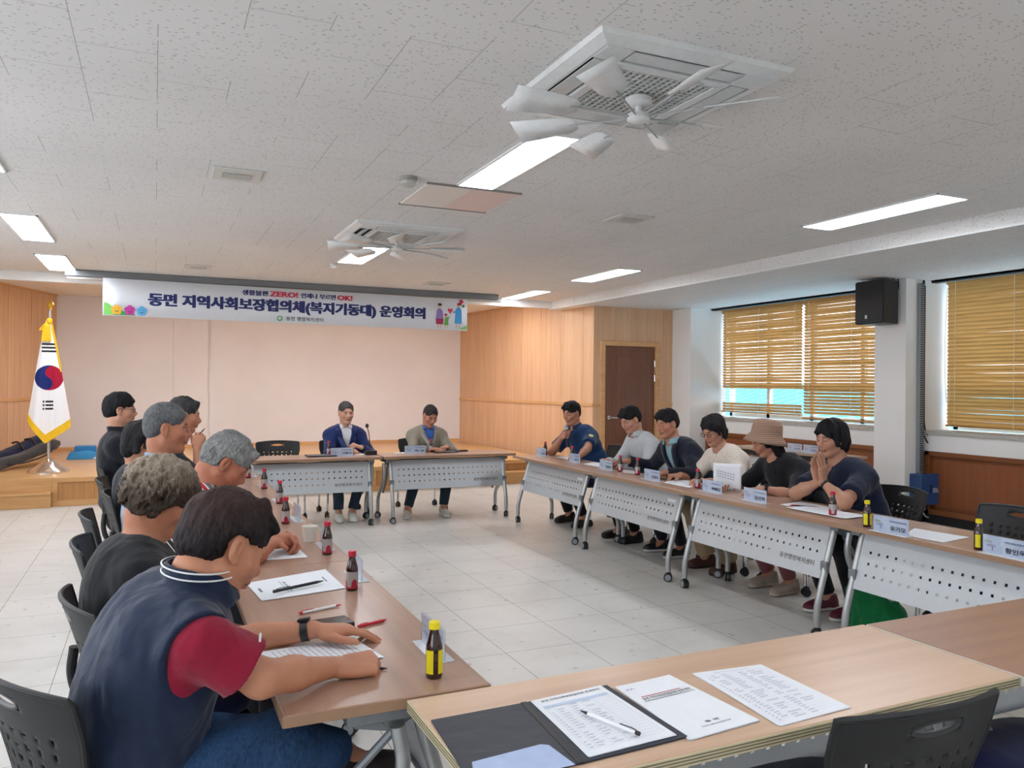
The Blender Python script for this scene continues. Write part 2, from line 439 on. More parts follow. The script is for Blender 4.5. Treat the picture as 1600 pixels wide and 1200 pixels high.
mb = MB(); mb.bb(4.72, 5.3, 10.9, 11.1, 0, .16); mb.bb(4.7, 5.3, 10.88, 11.1, .15, .18)
struct('stage_step_right', mb, M_STAGEFRAME, bevel=.003)

# right wall: columns, reveals, sub-sill walls, windows
XW, XC = 7.9, 7.6
struct('wall_column', MB().bb(XC, 8.3, 6.24, 6.66, 0, ZS), M_WHITE, bevel=.004)
struct('wall_column_far', MB().bb(XC, 8.3, 10.13, 10.7, 0, ZS), M_WHITE, bevel=.004)
struct('wall_column_near', MB().bb(XC, 8.3, 2.0, 2.45, 0, ZS), M_WHITE, bevel=.004)
mb = MB()
for y0, y1 in ((6.66, 10.13), (2.45, 6.24)):
    mb.bb(XW, 8.4, y0, y1, .8, .985); mb.bb(8.2, 8.4, y0, y1, 0, .8)
mb.bb(XW, 8.4, -4.2, 2.0, 0, ZC); mb.bb(8.3, 8.5, -4.2, 10.7, 0, .9); mb.bb(8.0, 8.5, 2.0, 10.7, ZS-.02, ZC+.1)
struct('wall_right', mb, M_WHITE)
mb = MB()
for y0, y1 in ((6.66, 10.13), (2.45, 6.24)): mb.bb(XW-.03, 8.36, y0, y1, .985, 1.03)
struct('sill_right', mb, plain('stone_sill', '#b4b0a8', .5, var=.12, vs=40), bevel=.004)
mb = MB(); mb.bb(XC-.012, XC, 6.24, 6.66, 0, .12); mb.bb(XC, 8.0, 6.228, 6.24, 0, .12); mb.bb(XW-.012, XW, -4.2, 2.0, 0, .12)
struct('baseboard_right', mb, M_BLACK)
M_WFRAME = plain('window_frame_white', '#dfe3e2', .4)
for i, (y0, y1) in enumerate(((6.66, 10.13), (2.45, 6.24))):
    mb = MB(); n = 4; w = (y1-y0)/n
    for k in range(n+1): y = min(max(y0+k*w, y0+.03), y1-.03); mb.bb(8.38, 8.44, y-.03, y+.03, 1.03, ZS)
    for z in (1.06, 1.5, ZS-.03): mb.bb(8.38, 8.44, y0, y1, z-.03, z+.03)
    wn = struct('window_%d' % (i+1), mb, M_WFRAME)
    obj('pane', MB().bb(8.405, 8.412, y0, y1, 1.03, ZS), M_GLASS, wn, None)
# curtain slot in the soffit
mb = MB(); mb.bb(8.0, 8.1, 6.66, 10.13, ZS-.03, ZS-.001); mb.bb(8.0, 8.1, 2.45, 6.24, ZS-.03, ZS-.001)
struct('trim_2', mb, M_BLACK)
# outside: a blue metal roof next door and pale sky
mb = MB()
mb.add([(10.6, 0, .9), (10.6, 24, .9), (13.5, 24, 1.55), (13.5, 0, 1.55)], [(0, 1, 2, 3)])
for k in range(60): y = .1+k*.39; mb.add([(10.6, y, .9), (10.6, y+.05, .95), (13.5, y+.05, 1.6), (13.5, y, 1.55)], [(0, 1, 2, 3)])
mb.bb(10.7, 13.5, 0, 24, -1.5, .88)
struct('neighbour_roof', mb, plain('blue_roof_metal', '#27b4da', .45))

# venetian blinds
def m_slat():
    t = NT('golden_slat').p(.45, 0, .4); f = t.noise(t.coord((3, 1.2, 30)), 2, 4, .6, .5)
    c = t.ramp(f, [(.3, '#a27a45'), (.7, '#bd935a')]); t.setc(c)
    nt = t.t; out = nt.nodes['Material Output']; tr = t.n('ShaderNodeBsdfTranslucent'); t.l(c, tr.inputs[0])
    mx = t.n('ShaderNodeMixShader'); mx.inputs[0].default_value = .25; t.l(t.b.outputs[0], mx.inputs[1]); t.l(tr.outputs[0], mx.inputs[2]); t.l(mx.outputs[0], out.inputs[0])
    return t.m
M_SLAT = m_slat(); M_CORD = plain('blind_cord', '#e9dfc6', .7); M_RAIL = plain('blind_rail', '#b48a4c', .45)
def blind(label, y0, y1, z0, z1, gap=None, tilt=62, group='venetian blinds on the right wall'):
    o = thing('venetian_blind', label, 'blind', (8.22, (y0+y1)/2, z0), 0, group); h = (y1-y0)/2; H = z1-z0
    obj('head_rail', MB().bb(-.03, .03, -h, h, H-.05, H), M_RAIL, o, None, .003)
    obj('bottom_rail', MB().bb(-.025, .025, -h, h, 0, .022), M_RAIL, o, None, .003)
    mb = MB(); n = int((H-.09)/.044); rr = random.Random(int(y0*100))
    for k in range(n+1):
        z = .045+k*(H-.11)/n; a = -R_(tilt+rr.uniform(-3, 3))
        if gap and gap[0] < z+z0 < gap[1]: a = -R_(gap[2])
        ca, sa = math.cos(a)*.025, math.sin(a)*.025; sag = rr.uniform(-.003, .003)
        # curved section: three ribs
        P = [(-ca, -sa), (-ca*.35-.003, -sa*.35+.002), (ca*.35-.003, sa*.35+.002), (ca, sa)]
        segs = 6
        vs = []; fs = []
        for j in range(segs+1):
            y = -h+.005+(2*h-.01)*j/segs; dz = sag*math.sin(PI*j/segs)
            vs += [(px, y, z+pz+dz) for px, pz in P]
        for j in range(segs):
            for q in range(3): fs.append((j*4+q, j*4+q+1, j*4+q+5, j*4+q+4))
        mb.add(vs, fs)
    obj('slats', mb, M_SLAT, o, 180, fix=False)
    mb = MB()
    m = 3 if h > .7 else 2
    for k in range(m):
        y = -h+.12+(2*h-.24)*k/(m-1)
        mb.cyl((-.034, y, .01), (-.034, y, H-.03), .0025, n=6); mb.cyl((.034, y, .01), (.034, y, H-.03), .0025, n=6)
    obj('ladder_cord', mb, M_CORD, o); return o
blind('golden venetian blind farthest from the camera, a cyan band showing low down', 8.41, 10.11, 1.10, 2.70, (1.27, 1.47, 6), 54)
blind('golden venetian blind directly behind the wall speaker, fully lowered', 6.68, 8.39, 1.06, 2.70, (1.05, 1.14, 6), 53)
b3 = blind('golden venetian blind to the right of the cable trunking, slats shut tight', 4.62, 6.2, 1.07, 2.73, None, 66)
blind('golden venetian blind mostly out of the frame at the far right', 2.5, 4.58, 1.07, 2.73, None, 66)
obj('pull_cord', MB().tube(smooth_path([(-.05, .76, 1.55), (-.055, .78, .9), (-.06, .76, .35), (-.055, .73, .3), (-.05, .72, .6)]), .003, 6), M_CORD, b3)

# cabinets set under the sills
def cabinet(label, y0, y1):
    o = thing('sliding_cabinet', label, 'cabinet', (XW, (y0+y1)/2, .1), 0, 'built-in sliding cabinets under the windows'); h = (y1-y0)/2
    mb = MB(); mb.bb(0, .3, -h, h, 0, .02); mb.bb(.28, .3, -h, h, 0, .7); mb.bb(-.02, .05, -h, h, .65, .7); mb.bb(-.02, .05, -h, h, 0, .06)
    for y in (-h+.03, h-.03): mb.bb(-.02, .29, y-.03, y+.03, 0, .7)
    obj('cabinet_frame', mb, M_CABFRAME, o, None, .003)
    n = 3; w = (2*h-.06)/n
    for k in range(n):
        y = -h+.03+w*k; x = .01 if k % 2 else .03
        dr = obj('sliding_door', MB().bb(x, x+.018, y-.01, y+w+.01, .06, .65), M_CAB, o, None, .002)
        fr = MB()
        for a, b, c, d_ in ((y, y+.04, .06, .65), (y+w-.04, y+w, .06, .65), (y, y+w, .06, .1), (y, y+w, .61, .65)): fr.bb(x-.006, x, a, b, c, d_)
        obj('stile', fr, M_CABFRAME, dr, None, .002)
    obj('plinth', MB().bb(0, .25, -h, h, -.1, 0), M_BLACK, o, None); return o
cabinet('brown sliding-door cabinet under the window behind the bucket-hat woman', 6.7, 10.1)
cabinet('brown sliding-door cabinet right of the blue switch box', 2.6, 6.22)

# ------------------------------------------------------------------ ceiling fittings
M_LAMP = emit('lit_diffuser', '#f4f8ff', LAMP)
M_LFRAME = plain('lamp_frame', '#e6e8e8', .4)
def ceiling_light(label, x0, x1, y0, y1):
    o = thing('ceiling_light', label, 'ceiling light', ((x0+x1)/2, (y0+y1)/2, ZC), 0, 'long white ceiling lights'); a = (x1-x0)/2; b = (y1-y0)/2
    mb = MB(); t = .014
    mb.bb(-a, a, -b, -b+t, -.012, 0); mb.bb(-a, a, b-t, b, -.012, 0); mb.bb(-a, -a+t, -b, b, -.012, 0); mb.bb(a-t, a, -b, b, -.012, 0)
    obj('lamp_frame', mb, M_LFRAME, o, None)
    obj('diffuser', MB().bb(-a+t, a-t, -b+t, b-t, -.008, -.002), M_LAMP, o, None)
for lab, *q in (('lit ceiling light just beyond the near fan', 1.845, 2.12, 3.79, 5.05), ('lit ceiling light nearest the right-hand beam, above the empty chair', 4.92, 5.25, 3.79, 5.07),
        ('lit ceiling light second along the right-hand beam', 4.85, 5.18, 7.82, 9.0), ('lit ceiling light at the stage end of the right-hand beam', 4.92, 5.2, 10.17, 11.4),
        ('lit ceiling light beside the far fan', 1.83, 2.13, 7.67, 8.86), ('lit ceiling light cut by the left edge of the photo', -1.17, -.885, 7.52, 8.85),
        ('lit ceiling light above the flag by the stage', -1.19, -.88, 9.8, 11.12)):
    ceiling_light(lab, *q)
for lab, x, y in (('unseen lit ceiling light above the left row', -1.02, 5.4), ('unseen lit ceiling light left of the camera', -1.02, 2.6), ('unseen lit ceiling light over the camera', 1.98, .4),
        ('unseen lit ceiling light behind the camera', 1.98, -2.4), ('unseen lit ceiling light right of the camera', 5.08, .4), ('unseen lit ceiling light in the rear right corner', 5.08, -2.4), ('unseen lit ceiling light in the rear left corner', -1.02, -1.6)):
    ceiling_light(lab, x-.14, x+.14, y-.63, y+.63)

M_LAMPW = emit('warm_diffuser', '#fdf7f4', 28.0)
for k in range(4):     # unseen stage lights, added behind the fascia to brighten the stage
    o = thing('stage_light', 'unseen warm stage light added behind the ceiling edge above the banner', 'ceiling light', (-.4+k*1.75, 12.35, 2.92), 0, 'stage lights behind the ceiling edge')
    obj('lamp_frame', MB().bb(-.47, .47, -.12, .12, -.008, 0), M_LFRAME, o, None); obj('diffuser', MB().bb(-.45, .45, -.1, .1, -.012, -.008), M_LAMPW, o, None)
def vent(label, x, y):
    o = thing('ceiling_vent', label, 'vent', (x, y, ZC), 0, 'small ceiling vents'); 
    mb = MB(); mb.bb(-.15, .15, -.15, .15, -.012, 0); obj('vent_plate', mb, plain('vent_plate', '#cfcfca', .5), o, None, .004)
    mb = MB(); mb.bb(-.09, .09, -.06, .06, -.016, -.012); obj('vent_recess', mb, plain('vent_recess', '#a9a8a2', .6), o, None)
    mb = MB()
    for k in range(7): mb.bb(-.085, .085, -.05+k*.0165-.004, -.05+k*.0165+.004, -.021, -.016)
    obj('vent_slats', mb, plain('vent_slats', '#c5c4be', .5), o, None)
vent('square ceiling vent nearest on the left, above the left row', .475, 5.44); vent('square ceiling vent right of the pink access panel', 3.48, 5.46)
vent('square ceiling vent by the banner, left of the centre', .458, 10.04); vent('square ceiling vent by the banner, near its right end', 3.45, 10.17)
o = thing('smoke_detector', 'round smoke detector beside the pink and white access panel', 'smoke detector', (1.502, 5.02, ZC))
obj('detector_base', MB().lathe([(.06, 0), (.06, -.02), (.05, -.028)], n=28), plain('detector_base', '#9b9a94', .5), o)
obj('detector_head', MB().lathe([(.05, -.026), (.052, -.05), (.03, -.062), (0.001, -.064)], n=28), plain('detector_head', '#b9b8b0', .45), o)
o = thing('smoke_detector', 'small round smoke detector by the far lit light', 'smoke detector', (1.836, 9.036, ZC))
obj('detector_base', MB().lathe([(.045, 0), (.045, -.02), (.035, -.026)], n=24), plain('detector_base2', '#d8d8d4', .5), o)
obj('detector_head', MB().lathe([(.036, -.025), (.03, -.05), (0.001, -.055)], n=24), plain('detector_head2', '#d0d0cc', .45), o)
o = thing('access_panel', 'smooth access panel in the ceiling, half white and half pink', 'panel', (2.0, 5.42, ZC))
obj('white_board', MB().bb(-.34, -.01, -.33, .33, -.008, 0), plain('smooth_white_board', '#e1dfdd', .35), o, None, .002)
obj('pink_board', MB().bb(-.01, .34, -.33, .33, -.008, 0), plain('smooth_pink_board', '#dccbc9', .35), o, None, .002)
for s in (-1, 1): obj('panel_rim', MB().bb(-.35, .35, min(s*.33, s*.345), max(s*.33, s*.345), -.012, 0), plain('panel_rim', '#8d8a86', .5), o, None)

def aircon(label, x, y, dark, brand=True):
    o = thing('cassette_air_conditioner', label, 'air conditioner', (x, y, ZC), 0, 'ceiling cassette air conditioners'); h = .475
    mb = MB(); pr = [(h, 0), (h-.01, -.018), (h-.06, -.034)]
    for k in range(len(pr)-1):
        a, za = pr[k]; b, zb = pr[k+1]
        for s in ((1, 0), (0, 1), (-1, 0), (0, -1)):
            if s[0]: mb.quad((s[0]*a, -a, za), (s[0]*a, a, za), (s[0]*b, b, zb), (s[0]*b, -b, zb))
            else: mb.quad((-a, s[1]*a, za), (a, s[1]*a, za), (b, s[1]*b, zb), (-b, s[1]*b, zb))
    i = .40; b = h-.06
    mb.bb(-b, b, i, b, -.034, -.01); mb.bb(-b, b, -b, -i, -.034, -.01); mb.bb(-b, -i, -i, i, -.034, -.01); mb.bb(i, b, -i, i, -.034, -.01)
    for sx in (-1, 1):
        for sy in (-1, 1): mb.bb(min(sx*.28, sx*i), max(sx*.28, sx*i), min(sy*.28, sy*i), max(sy*.28, sy*i), -.036, -.012)
    obj('fascia', mb, plain('ac_fascia', '#dde0e0', .3), o, 30)
    obj('air_slot', MB().bb(-i, i, -i, i, -.012, -.004), plain('air_slot', '#2b3037', .5), o, None)
    for s, ax in ((1, 0), (-1, 0), (1, 1), (-1, 1)):
        tl = .028 if (s, ax) in dark else 0.0
        m = MB(); u, v_ = .27, (.30, .385)
        za, zb = (-.034, -.036) if not tl else (-.018, -.058)
        pts = [(v_[0]*s, -u, za), (v_[0]*s, u, za), (v_[1]*s, u, zb), (v_[1]*s, -u, zb)]
        if ax: pts = [(p[1], p[0], p[2]) for p in pts]
        m.add(pts+[(p[0], p[1], p[2]+.006) for p in pts], [(0, 1, 2, 3), (4, 5, 6, 7), (0, 1, 5, 4), (1, 2, 6, 5), (2, 3, 7, 6), (3, 0, 4, 7)])
        obj('louvre_flap', m, plain('ac_flap', '#d2d6d7', .3), o, None)
    m = MB(); g = .285; q = .235
    m.bb(-g, g, q, g, -.042, -.02); m.bb(-g, g, -g, -q, -.042, -.02); m.bb(-g, -q, -q, q, -.042, -.02); m.bb(q, g, -q, q, -.042, -.02)
    obj('grille_frame', m, plain('ac_grille_frame', '#d9dcdc', .35), o, None, .006)
    m = MB(); n = 15
    for k in range(n):
        a = -q+2*q*(k+.5)/n; m.bb(a-.0035, a+.0035, -q, q, -.038, -.022); m.bb(-q, q, a-.0035, a+.0035, -.036, -.024)
    obj('grille', m, plain('ac_grille', '#c9ccca', .4), o, None)
    obj('filter', MB().bb(-q, q, -q, q, -.02, -.014), plain('ac_filter', '#6f726f', .7), o, None)
    if brand:
        m = MB(); put_text(m, 'SAMSUNG', 0, .085, 0, .011, lambda a, b_: (.08+a, -.252-b_, -.0428), .01)
        obj('lettering', m, plain('logo_grey', '#4a4f55', .5), o, None, fix=False)
    return o
aircon('square white ceiling air conditioner nearest the camera, large fan under it', 1.99, 3.05, set())
aircon('square white ceiling air conditioner farther away, flaps open', 1.98, 6.95, {(1, 1), (-1, 0)}, False)
def air_fan(label, x, y, ph):
    """Windmill-style circulation fan hung below the cassette: hub, eight thin arms, pale paddles."""
    o = thing('ceiling_fan', label, 'fan', (x, y, 2.80), 0, 'circulation fans hung under the air conditioners')
    obj('fan_mount', MB().lathe([(.045, .012), (.06, 0), (.062, -.02), (.045, -.032), (.02, -.036)], n=28), M_PLASTIC, o)
    obj('fan_stem', MB().cyl((0, 0, -.03), (0, 0, -.075), .015), M_PLASTIC, o)
    obj('fan_hub', MB().lathe([(.02, -.06), (.05, -.07), (.052, -.095), (.035, -.105), (.001, -.107)], n=28), M_PLASTIC, o)
    for k in range(8):
        a = ph+k*PI/4; R = Matrix.Rotation(a, 3, 'Z')
        m = MB(); m.tube([R @ Vector((.045, 0, -.085)), R @ Vector((.34, 0, -.078))], .0045, 8); ar = obj('fan_arm', m, plain('fan_arm', '#a9abac', .4), o)
        m = MB(); vs = []
        for i_, (rx, w) in enumerate(((.30, .028), (.335, .05), (.42, .060), (.53, .070), (.61, .076))):
            for s in (-1, 1): vs.append(R @ Vector((rx, s*w, -.078+s*w*.38)))
        fs = [(2*i_, 2*i_+1, 2*i_+3, 2*i_+2) for i_ in range(4)]
        m.add(vs, fs); p = obj('fan_blade', m, plain('fan_blade', '#e6e9ea', .3), ar, 180)
        sd = p.modifiers.new('thickness', 'SOLIDIFY'); sd.thickness = .003
air_fan('white eight-bladed circulation fan hung under the near air conditioner', 1.99, 3.05, R_(-4))
air_fan('white eight-bladed circulation fan hung under the far air conditioner', 1.98, 6.95, .5)

# ------------------------------------------------------------------ banner
def sheet(mb, pts, z):  # flat polygon of (a, b) on the banner, at depth z towards the room
    mb.add([(a, z, b) for a, b in pts], [tuple(range(len(pts)))]); return mb
def disc(a, b, ra, rb=None, n=20, t0=0): rb = ra if rb is None else rb; return [(a+ra*math.cos(t0+2*PI*k/n), b+rb*math.sin(t0+2*PI*k/n)) for k in range(n)]
BW, BH = 4.77, .46
ban = thing('hanging_banner', 'wide white meeting banner with navy Korean lettering hung from the ceiling edge above the stage', 'banner', (-.59, 10.92, 2.302))
ban.rotation_euler = (0, R_(.25), 0)
mb = MB(); n = 24
for k in range(n+1): a = BW*k/n; d = .006*math.sin(k*.9)
fs = []; vs = []
for k in range(n+1):
    a = BW*k/n; d = .003*math.sin(k*1.3)
    vs += [(a, d, 0), (a, d, BH)]
mb.add(vs, [(2*k, 2*k+2, 2*k+3, 2*k+1) for k in range(n)])
cl = obj('banner_cloth', mb, plain('banner_vinyl', '#dfe4ec', .45, var=.02), ban, 180, fix=False)
sd = cl.modifiers.new('thickness', 'SOLIDIFY'); sd.thickness = .002; sd.offset = 0
Z1, Z2, Z3 = -.006, -.008, -.010
def btext(name, body, x0, x1, z0, z1, m, off=0.0, fat=0.0):
    t = MB()
    for q in ((-1, 0, 1) if fat else (0,)): put_text(t, body, x0, x1, z0, z1, lambda a, b: (a+q*fat, Z1-.0004*q, b), off)
    return obj(name, t, m, ban, None, fix=False)
M_BNAVY = plain('banner_navy', '#1a2766', .5); M_BRED = plain('banner_red', '#c21f3f', .5); M_BDARK = plain('banner_dark', '#2c3038', .5)
k = BW/570.0
def bx(u): return float(np.interp(u, (160, 232, 300, 378, 421, 465, 524, 550, 600, 664, 690, 730), (-0.002,0.511,1.016,1.622,1.969,2.334,2.840,3.069,3.521,4.123,4.375,4.772)))
btext('headline', '동면 지역사회보장협의체(복지기동대) 운영회의', bx(232), bx(664), .118, .308, M_BNAVY, .03, .0075)
btext('slogan', '생활불편', bx(378), bx(418), .345, .415, M_BNAVY, .02, .003); btext('slogan_red', 'ZERO!', bx(421), bx(465), .345, .415, M_BRED, .025, .004)
btext('slogan', '언제나 부르면', bx(470), bx(524), .345, .415, M_BNAVY, .02, .003); btext('slogan_red', 'OK!', bx(527), bx(550), .345, .415, M_BRED, .025, .004)
btext('office_name', '동면 행정복지센터', bx(447), bx(505), .035, .09, M_BDARK, .008)
art = MB(); pal = ['#7cc95f', '#f0b93c', '#c83aa0', '#5fb4e6', '#2a2a33', '#2f9a4a', '#8e77b8', '#a02048', '#e9b79c', '#6aa84f', '#d8304c', '#3b9ad6', '#4d3a48']
MP = [plain('art_%d' % i, c, .5, var=.02) for i, c in enumerate(pal)]
def A(i, pts, z=Z1): art.mat(i); sheet(art, pts, z)
A(0, [(.015, .012), (.015, .165)]+[(.015+.12*math.sin(t), .02+.14*math.cos(t)) for t in np.linspace(.1, 1.5, 8)]+[(.15, .012)])
A(5, [(.12, .012)]+[(.24-.12*math.cos(t), .012+.05*math.sin(t)) for t in np.linspace(.1, 3.0, 8)]+[(.36, .012)])
FS = .62
for (cx_, cz_, ci) in ((.155, .075, 1), (.30, .075, 2), (.435, .07, 3)):
    for q in range(5): t = PI/2+q*2*PI/5; A(ci, disc(cx_+.055*FS*math.cos(t), cz_+.055*FS*math.sin(t), .048*FS), Z2)
    A(ci, disc(cx_, cz_, .06*FS), Z3)
    A(4, [(cx_+.024*math.cos(t), cz_-.002+.024*math.sin(t)) for t in np.linspace(PI*1.1, PI*1.9, 7)]+[(cx_+.018*math.cos(t), cz_+.018*math.sin(t)) for t in np.linspace(PI*1.9, PI*1.1, 7)], Z3-.002)
    for e in (-1, 1): A(4, disc(cx_+e*.016, cz_+.014, .005), Z3-.002)
A(5, [(.432, .012), (.438, .012), (.437, .04), (.431, .04)])
# three cheerful figures, a heart and blossoms at the right end
def B(i, pts, xc, xn, s, z=Z1): A(i, [(xn+(x-xc)*s-.07, y) for x, y in pts], z)
G = (4.425, 4.415, .62)
B(6, [(4.33, .16), (4.35, .27), (4.39, .31), (4.45, .31), (4.50, .27), (4.52, .16)], *G); B(7, [(4.34, .08), (4.33, .16), (4.52, .16), (4.51, .08)], *G)
A(8, disc(4.345, .345, .030)); A(4, disc(4.345, .365, .032, .02), Z2)
for x in (4.320, 4.365): A(8, [(x-.008, .03), (x+.008, .03), (x+.008, .08), (x-.008, .08)])
G = (4.61, 4.515, .62)
B(9, [(4.55, .07), (4.58, .18), (4.62, .19), (4.66, .18), (4.69, .21), (4.70, .2), (4.66, .14), (4.67, .07)], *G); A(8, disc(4.442, .205, .022)); A(7, disc(4.438, .222, .024, .016), Z2)
for x in (4.430, 4.460): A(8, [(x-.006, .03), (x+.006, .03), (x+.006, .07), (x-.006, .07)])
G = (4.765, 4.70, .85)
B(11, [(4.70, .1), (4.715, .3), (4.75, .34), (4.79, .34), (4.825, .3), (4.835, .1)], *G); B(11, [(4.66, .27), (4.67, .25), (4.74, .26), (4.74, .29)], *G, Z2)
A(8, disc(4.630, .37, .026)); A(7, disc(4.645, .385, .036, .02), Z2)
for x in (4.605, 4.655): A(8, [(x-.008, .03), (x+.008, .03), (x+.008, .1), (x-.008, .1)])
A(10, [(4.505, .235), (4.465, .29), (4.473, .315), (4.490, .318), (4.505, .303), (4.520, .318), (4.537, .315), (4.545, .29)], Z2)
for q in range(5): t = q*2*PI/5; A(10, disc(4.675+.02*math.cos(t), .425+.018*math.sin(t), .015)); A(9, disc(4.705+.013*math.cos(t), .36+.012*math.sin(t), .011), Z2)
A(0, [(4.640, .02), (4.760, .02), (4.760, .08), (4.720, .06)], Z2)
ring = [(bx(437)+.035*math.cos(t), .06+.035*math.sin(t)) for t in np.linspace(0, 2*PI, 21)]
for q in range(20):
    a = ring[q]; b = ring[q+1]; c0 = bx(437)
    A(9 if q < 12 else 5, [a, b, (c0+(b[0]-c0)*.6, .06+(b[1]-.06)*.6), (c0+(a[0]-c0)*.6, .06+(a[1]-.06)*.6)])
obj('printed_artwork', art, MP, ban, None, fix=False)
o = thing('screen_housing', 'grey projector screen housing along the ceiling edge above the banner', 'screen housing', (0, 0, 0))
obj('housing_bar', MB().bb(-1.0, 4.7, 10.95, 11.06, 2.765, 2.848), plain('housing_grey', '#74777b', .5), o, None, .01)
obj('screen_bar', MB().bb(-.98, 4.75, 10.97, 11.03, 2.735, 2.762), plain('screen_bar', '#b3ada6', .5), o, None)

# ------------------------------------------------------------------ flag on its stand
fl = thing('flag_stand', 'national flag draped on a pole with gold fringe, standing on the left of the stage', 'flag', (-1.22, 11.6, .33))
obj('stand_base', MB().lathe([(.235, 0), (.235, .018), (.2, .05), (.13, .09), (.075, .14), (.05, .17), (.001, .172)], n=36), M_CHROME, fl)
obj('pole', MB().cyl((0, 0, .16), (0, 0, 2.06), .017), M_CHROME, fl)
M_GOLD = plain('gold', '#d9b24a', .25, .9); M_YEL = plain('gold_fringe', '#f2c40f', .6)
obj('finial', MB().lathe([(.012, 2.05), (.02, 2.07), (.012, 2.085), (.035, 2.11), (.046, 2.135), (.03, 2.165), (.012, 2.18), (.001, 2.19)], n=20), M_GOLD, fl)
# draped cloth: a folded cone, wide at the foot; emblem painted by position in the cloth's own sheet coordinates
def flag_surface(a, z):   # a 0..1 across the drape, z height; returns local point
    t = (1.92-z)/1.5
    w = .03+.215*min(1, t*1.15)**.9
    fold = .045*t*math.cos(a*PI*3.2+.6)+.02*t*math.cos(a*PI*7)
    return ((a-.5)*2*w+.02*t-.01, -.035-.05*t*math.sin(a*PI)+fold*.5-.03*t, z)
def zbot(a): return .55 if False else (.47+.34*abs(a-.42)**1.0 if a > .42 else .47+.62*abs(a-.42))
NA, NZ = 150, 250; V = []; C = []; F = []
for i in range(NZ+1):
    for j in range(NA+1):
        a = j/NA; zb = zbot(a); z = 1.92+(zb-1.92)*i/NZ; p = flag_surface(a, z); V.append(p)
        c = lin('#f4f2f4'); x = p[0]; zz = z
        X, Z = x-.005, zz-1.20
        if X*X+Z*Z < .158**2:
            # red upper right, navy lower left, S-shaped boundary
            ang = R_(62); xr = X*math.cos(ang)+Z*math.sin(ang); zr = -X*math.sin(ang)+Z*math.cos(ang); r2 = .079
            red = zr < 0
            if (xr-r2)**2+zr**2 < r2*r2: red = True
            if (xr+r2)**2+zr**2 < r2*r2: red = False
            c = lin('#b01235') if red else lin('#1b2a6e')
        for q in range(3):
            if abs(zz-(1.625-q*.045)) < .012 and -.085 < X < .075: c = lin('#16161a')
            if abs(zz-(.90-q*.045)) < .012 and -.065 < X < .05 and not (-.045 < X < -.035): c = lin('#16161a')
        if zz < zb+.012: c = lin('#e9bb14')
        C.append(c)
for i in range(NZ):
    for j in range(NA): b = i*(NA+1)+j; F.append((b, b+1, b+NA+2, b+NA+1))
c = npmesh('flag_cloth', V, F, vcol('flag_cloth', .65, .25), fl, C)
sd = c.modifiers.new('thickness', 'SOLIDIFY'); sd.thickness = .003
mb = MB()
for j in range(0, 73):
    a = j/72; zb = zbot(a); p = Vector(flag_surface(a, zb)); q = p+Vector((0, -.002, -.095)); mb.cyl(p+Vector((0, 0, .012)), q, .0062, .0075, 6)
tag(obj('gold_fringe', mb, M_YEL, fl), 'gold tassel fringe along the hem')
mb = MB()
for k_ in range(30): # fringe hanging down the right-hand upper edge
    z = 1.9-k_*.018; p = Vector(flag_surface(1.0, z)); mb.cyl(p, p+Vector((.008, -.01, -.10)), .008, .009, 6)
mb.tube(smooth_path([(0, -.05, 1.93), (-.06, -.08, 1.86), (-.10, -.09, 1.80), (-.06, -.10, 1.82), (-.02, -.09, 1.88)]), .008, 8)
for q in range(9): mb.cyl((-.06+q*.009, -.10, 1.82), (-.075+q*.012, -.105, 1.66), .008, .009, 6)
mb.sphere((-.03, -.08, 1.84), (.045, .035, .05), 14, 8); mb.sphere((.0, -.05, 1.92), (.035, .035, .04), 14, 8)
tag(obj('cord_tassel', mb, M_YEL, fl), 'gold cord with tassel')

# ------------------------------------------------------------------ bags and blue case on the stage
M_BAGN = fabric('navy_canvas', '#1c2340', wr=.3); M_BAGG = fabric('charcoal_canvas', '#3a3a3c', wr=.25); M_BAGD = fabric('dark_canvas', '#22242c', wr=.3)
def lumpy(mb, L, prof, ends=.06, seed=0):
    pts = []; n = 14
    rr = random.Random(seed); vs = []; fs = []; m = 20
    for i in range(n+1):
        t = i/n; x = (t-.5)*L; s = min(1, .55+(min(t, 1-t)/ends)*.45) if min(t, 1-t) < ends else 1
        w, h = prof(t)
        for k_ in range(m):
            a = 2*PI*k_/m; ca, sa = math.cos(a), math.sin(a); e = .6
            y = w*s*math.copysign(abs(ca)**e, ca); z = h*s*math.copysign(abs(sa)**e, sa)+h
            vs.append((x, y+rr.uniform(-.004, .004), z+rr.uniform(-.004, .004)))
    for i in range(n):
        for k_ in range(m): fs.append((i*m+k_, i*m+(k_+1) % m, (i+1)*m+(k_+1) % m, (i+1)*m+k_))
    fs += [tuple(range(m-1, -1, -1)), tuple(range(n*m, (n+1)*m))]
    return mb.add(vs, fs)
o = thing('equipment_bag', 'navy canvas equipment bag lying against the wood wall behind the flag', 'bag', (-1.72, 13.25, .38), R_(52)); o.rotation_euler = (0, R_(-9), R_(52))
obj('bag_body', lumpy(MB(), .98, lambda t: (.13, .07+.07*t), .14, 1), M_BAGN, o, 50)
mb = MB()
for t in (-.1, .12): mb.tube(smooth_path([(t, -.14, .02), (t, -.15, .14), (t+.01, -.06, .25), (t+.02, .06, .24)]), .014, 8)
obj('bag_strap', mb, M_BLACK, o)
o = thing('tripod_bag', 'long charcoal tripod bag lying across the stage corner behind the flag base', 'bag', (-1.60, 12.3, .42), R_(63)); o.rotation_euler = (0, R_(-9), R_(63))
obj('bag_body', lumpy(MB(), 1.55, lambda t: (.085, .062+.01*math.sin(t*9)), .05, 2), M_BAGG, o, 50)
obj('bag_end', MB().bb(-.79, -.765, -.08, .08, .02, .12), M_BAGD, o, None, .01)
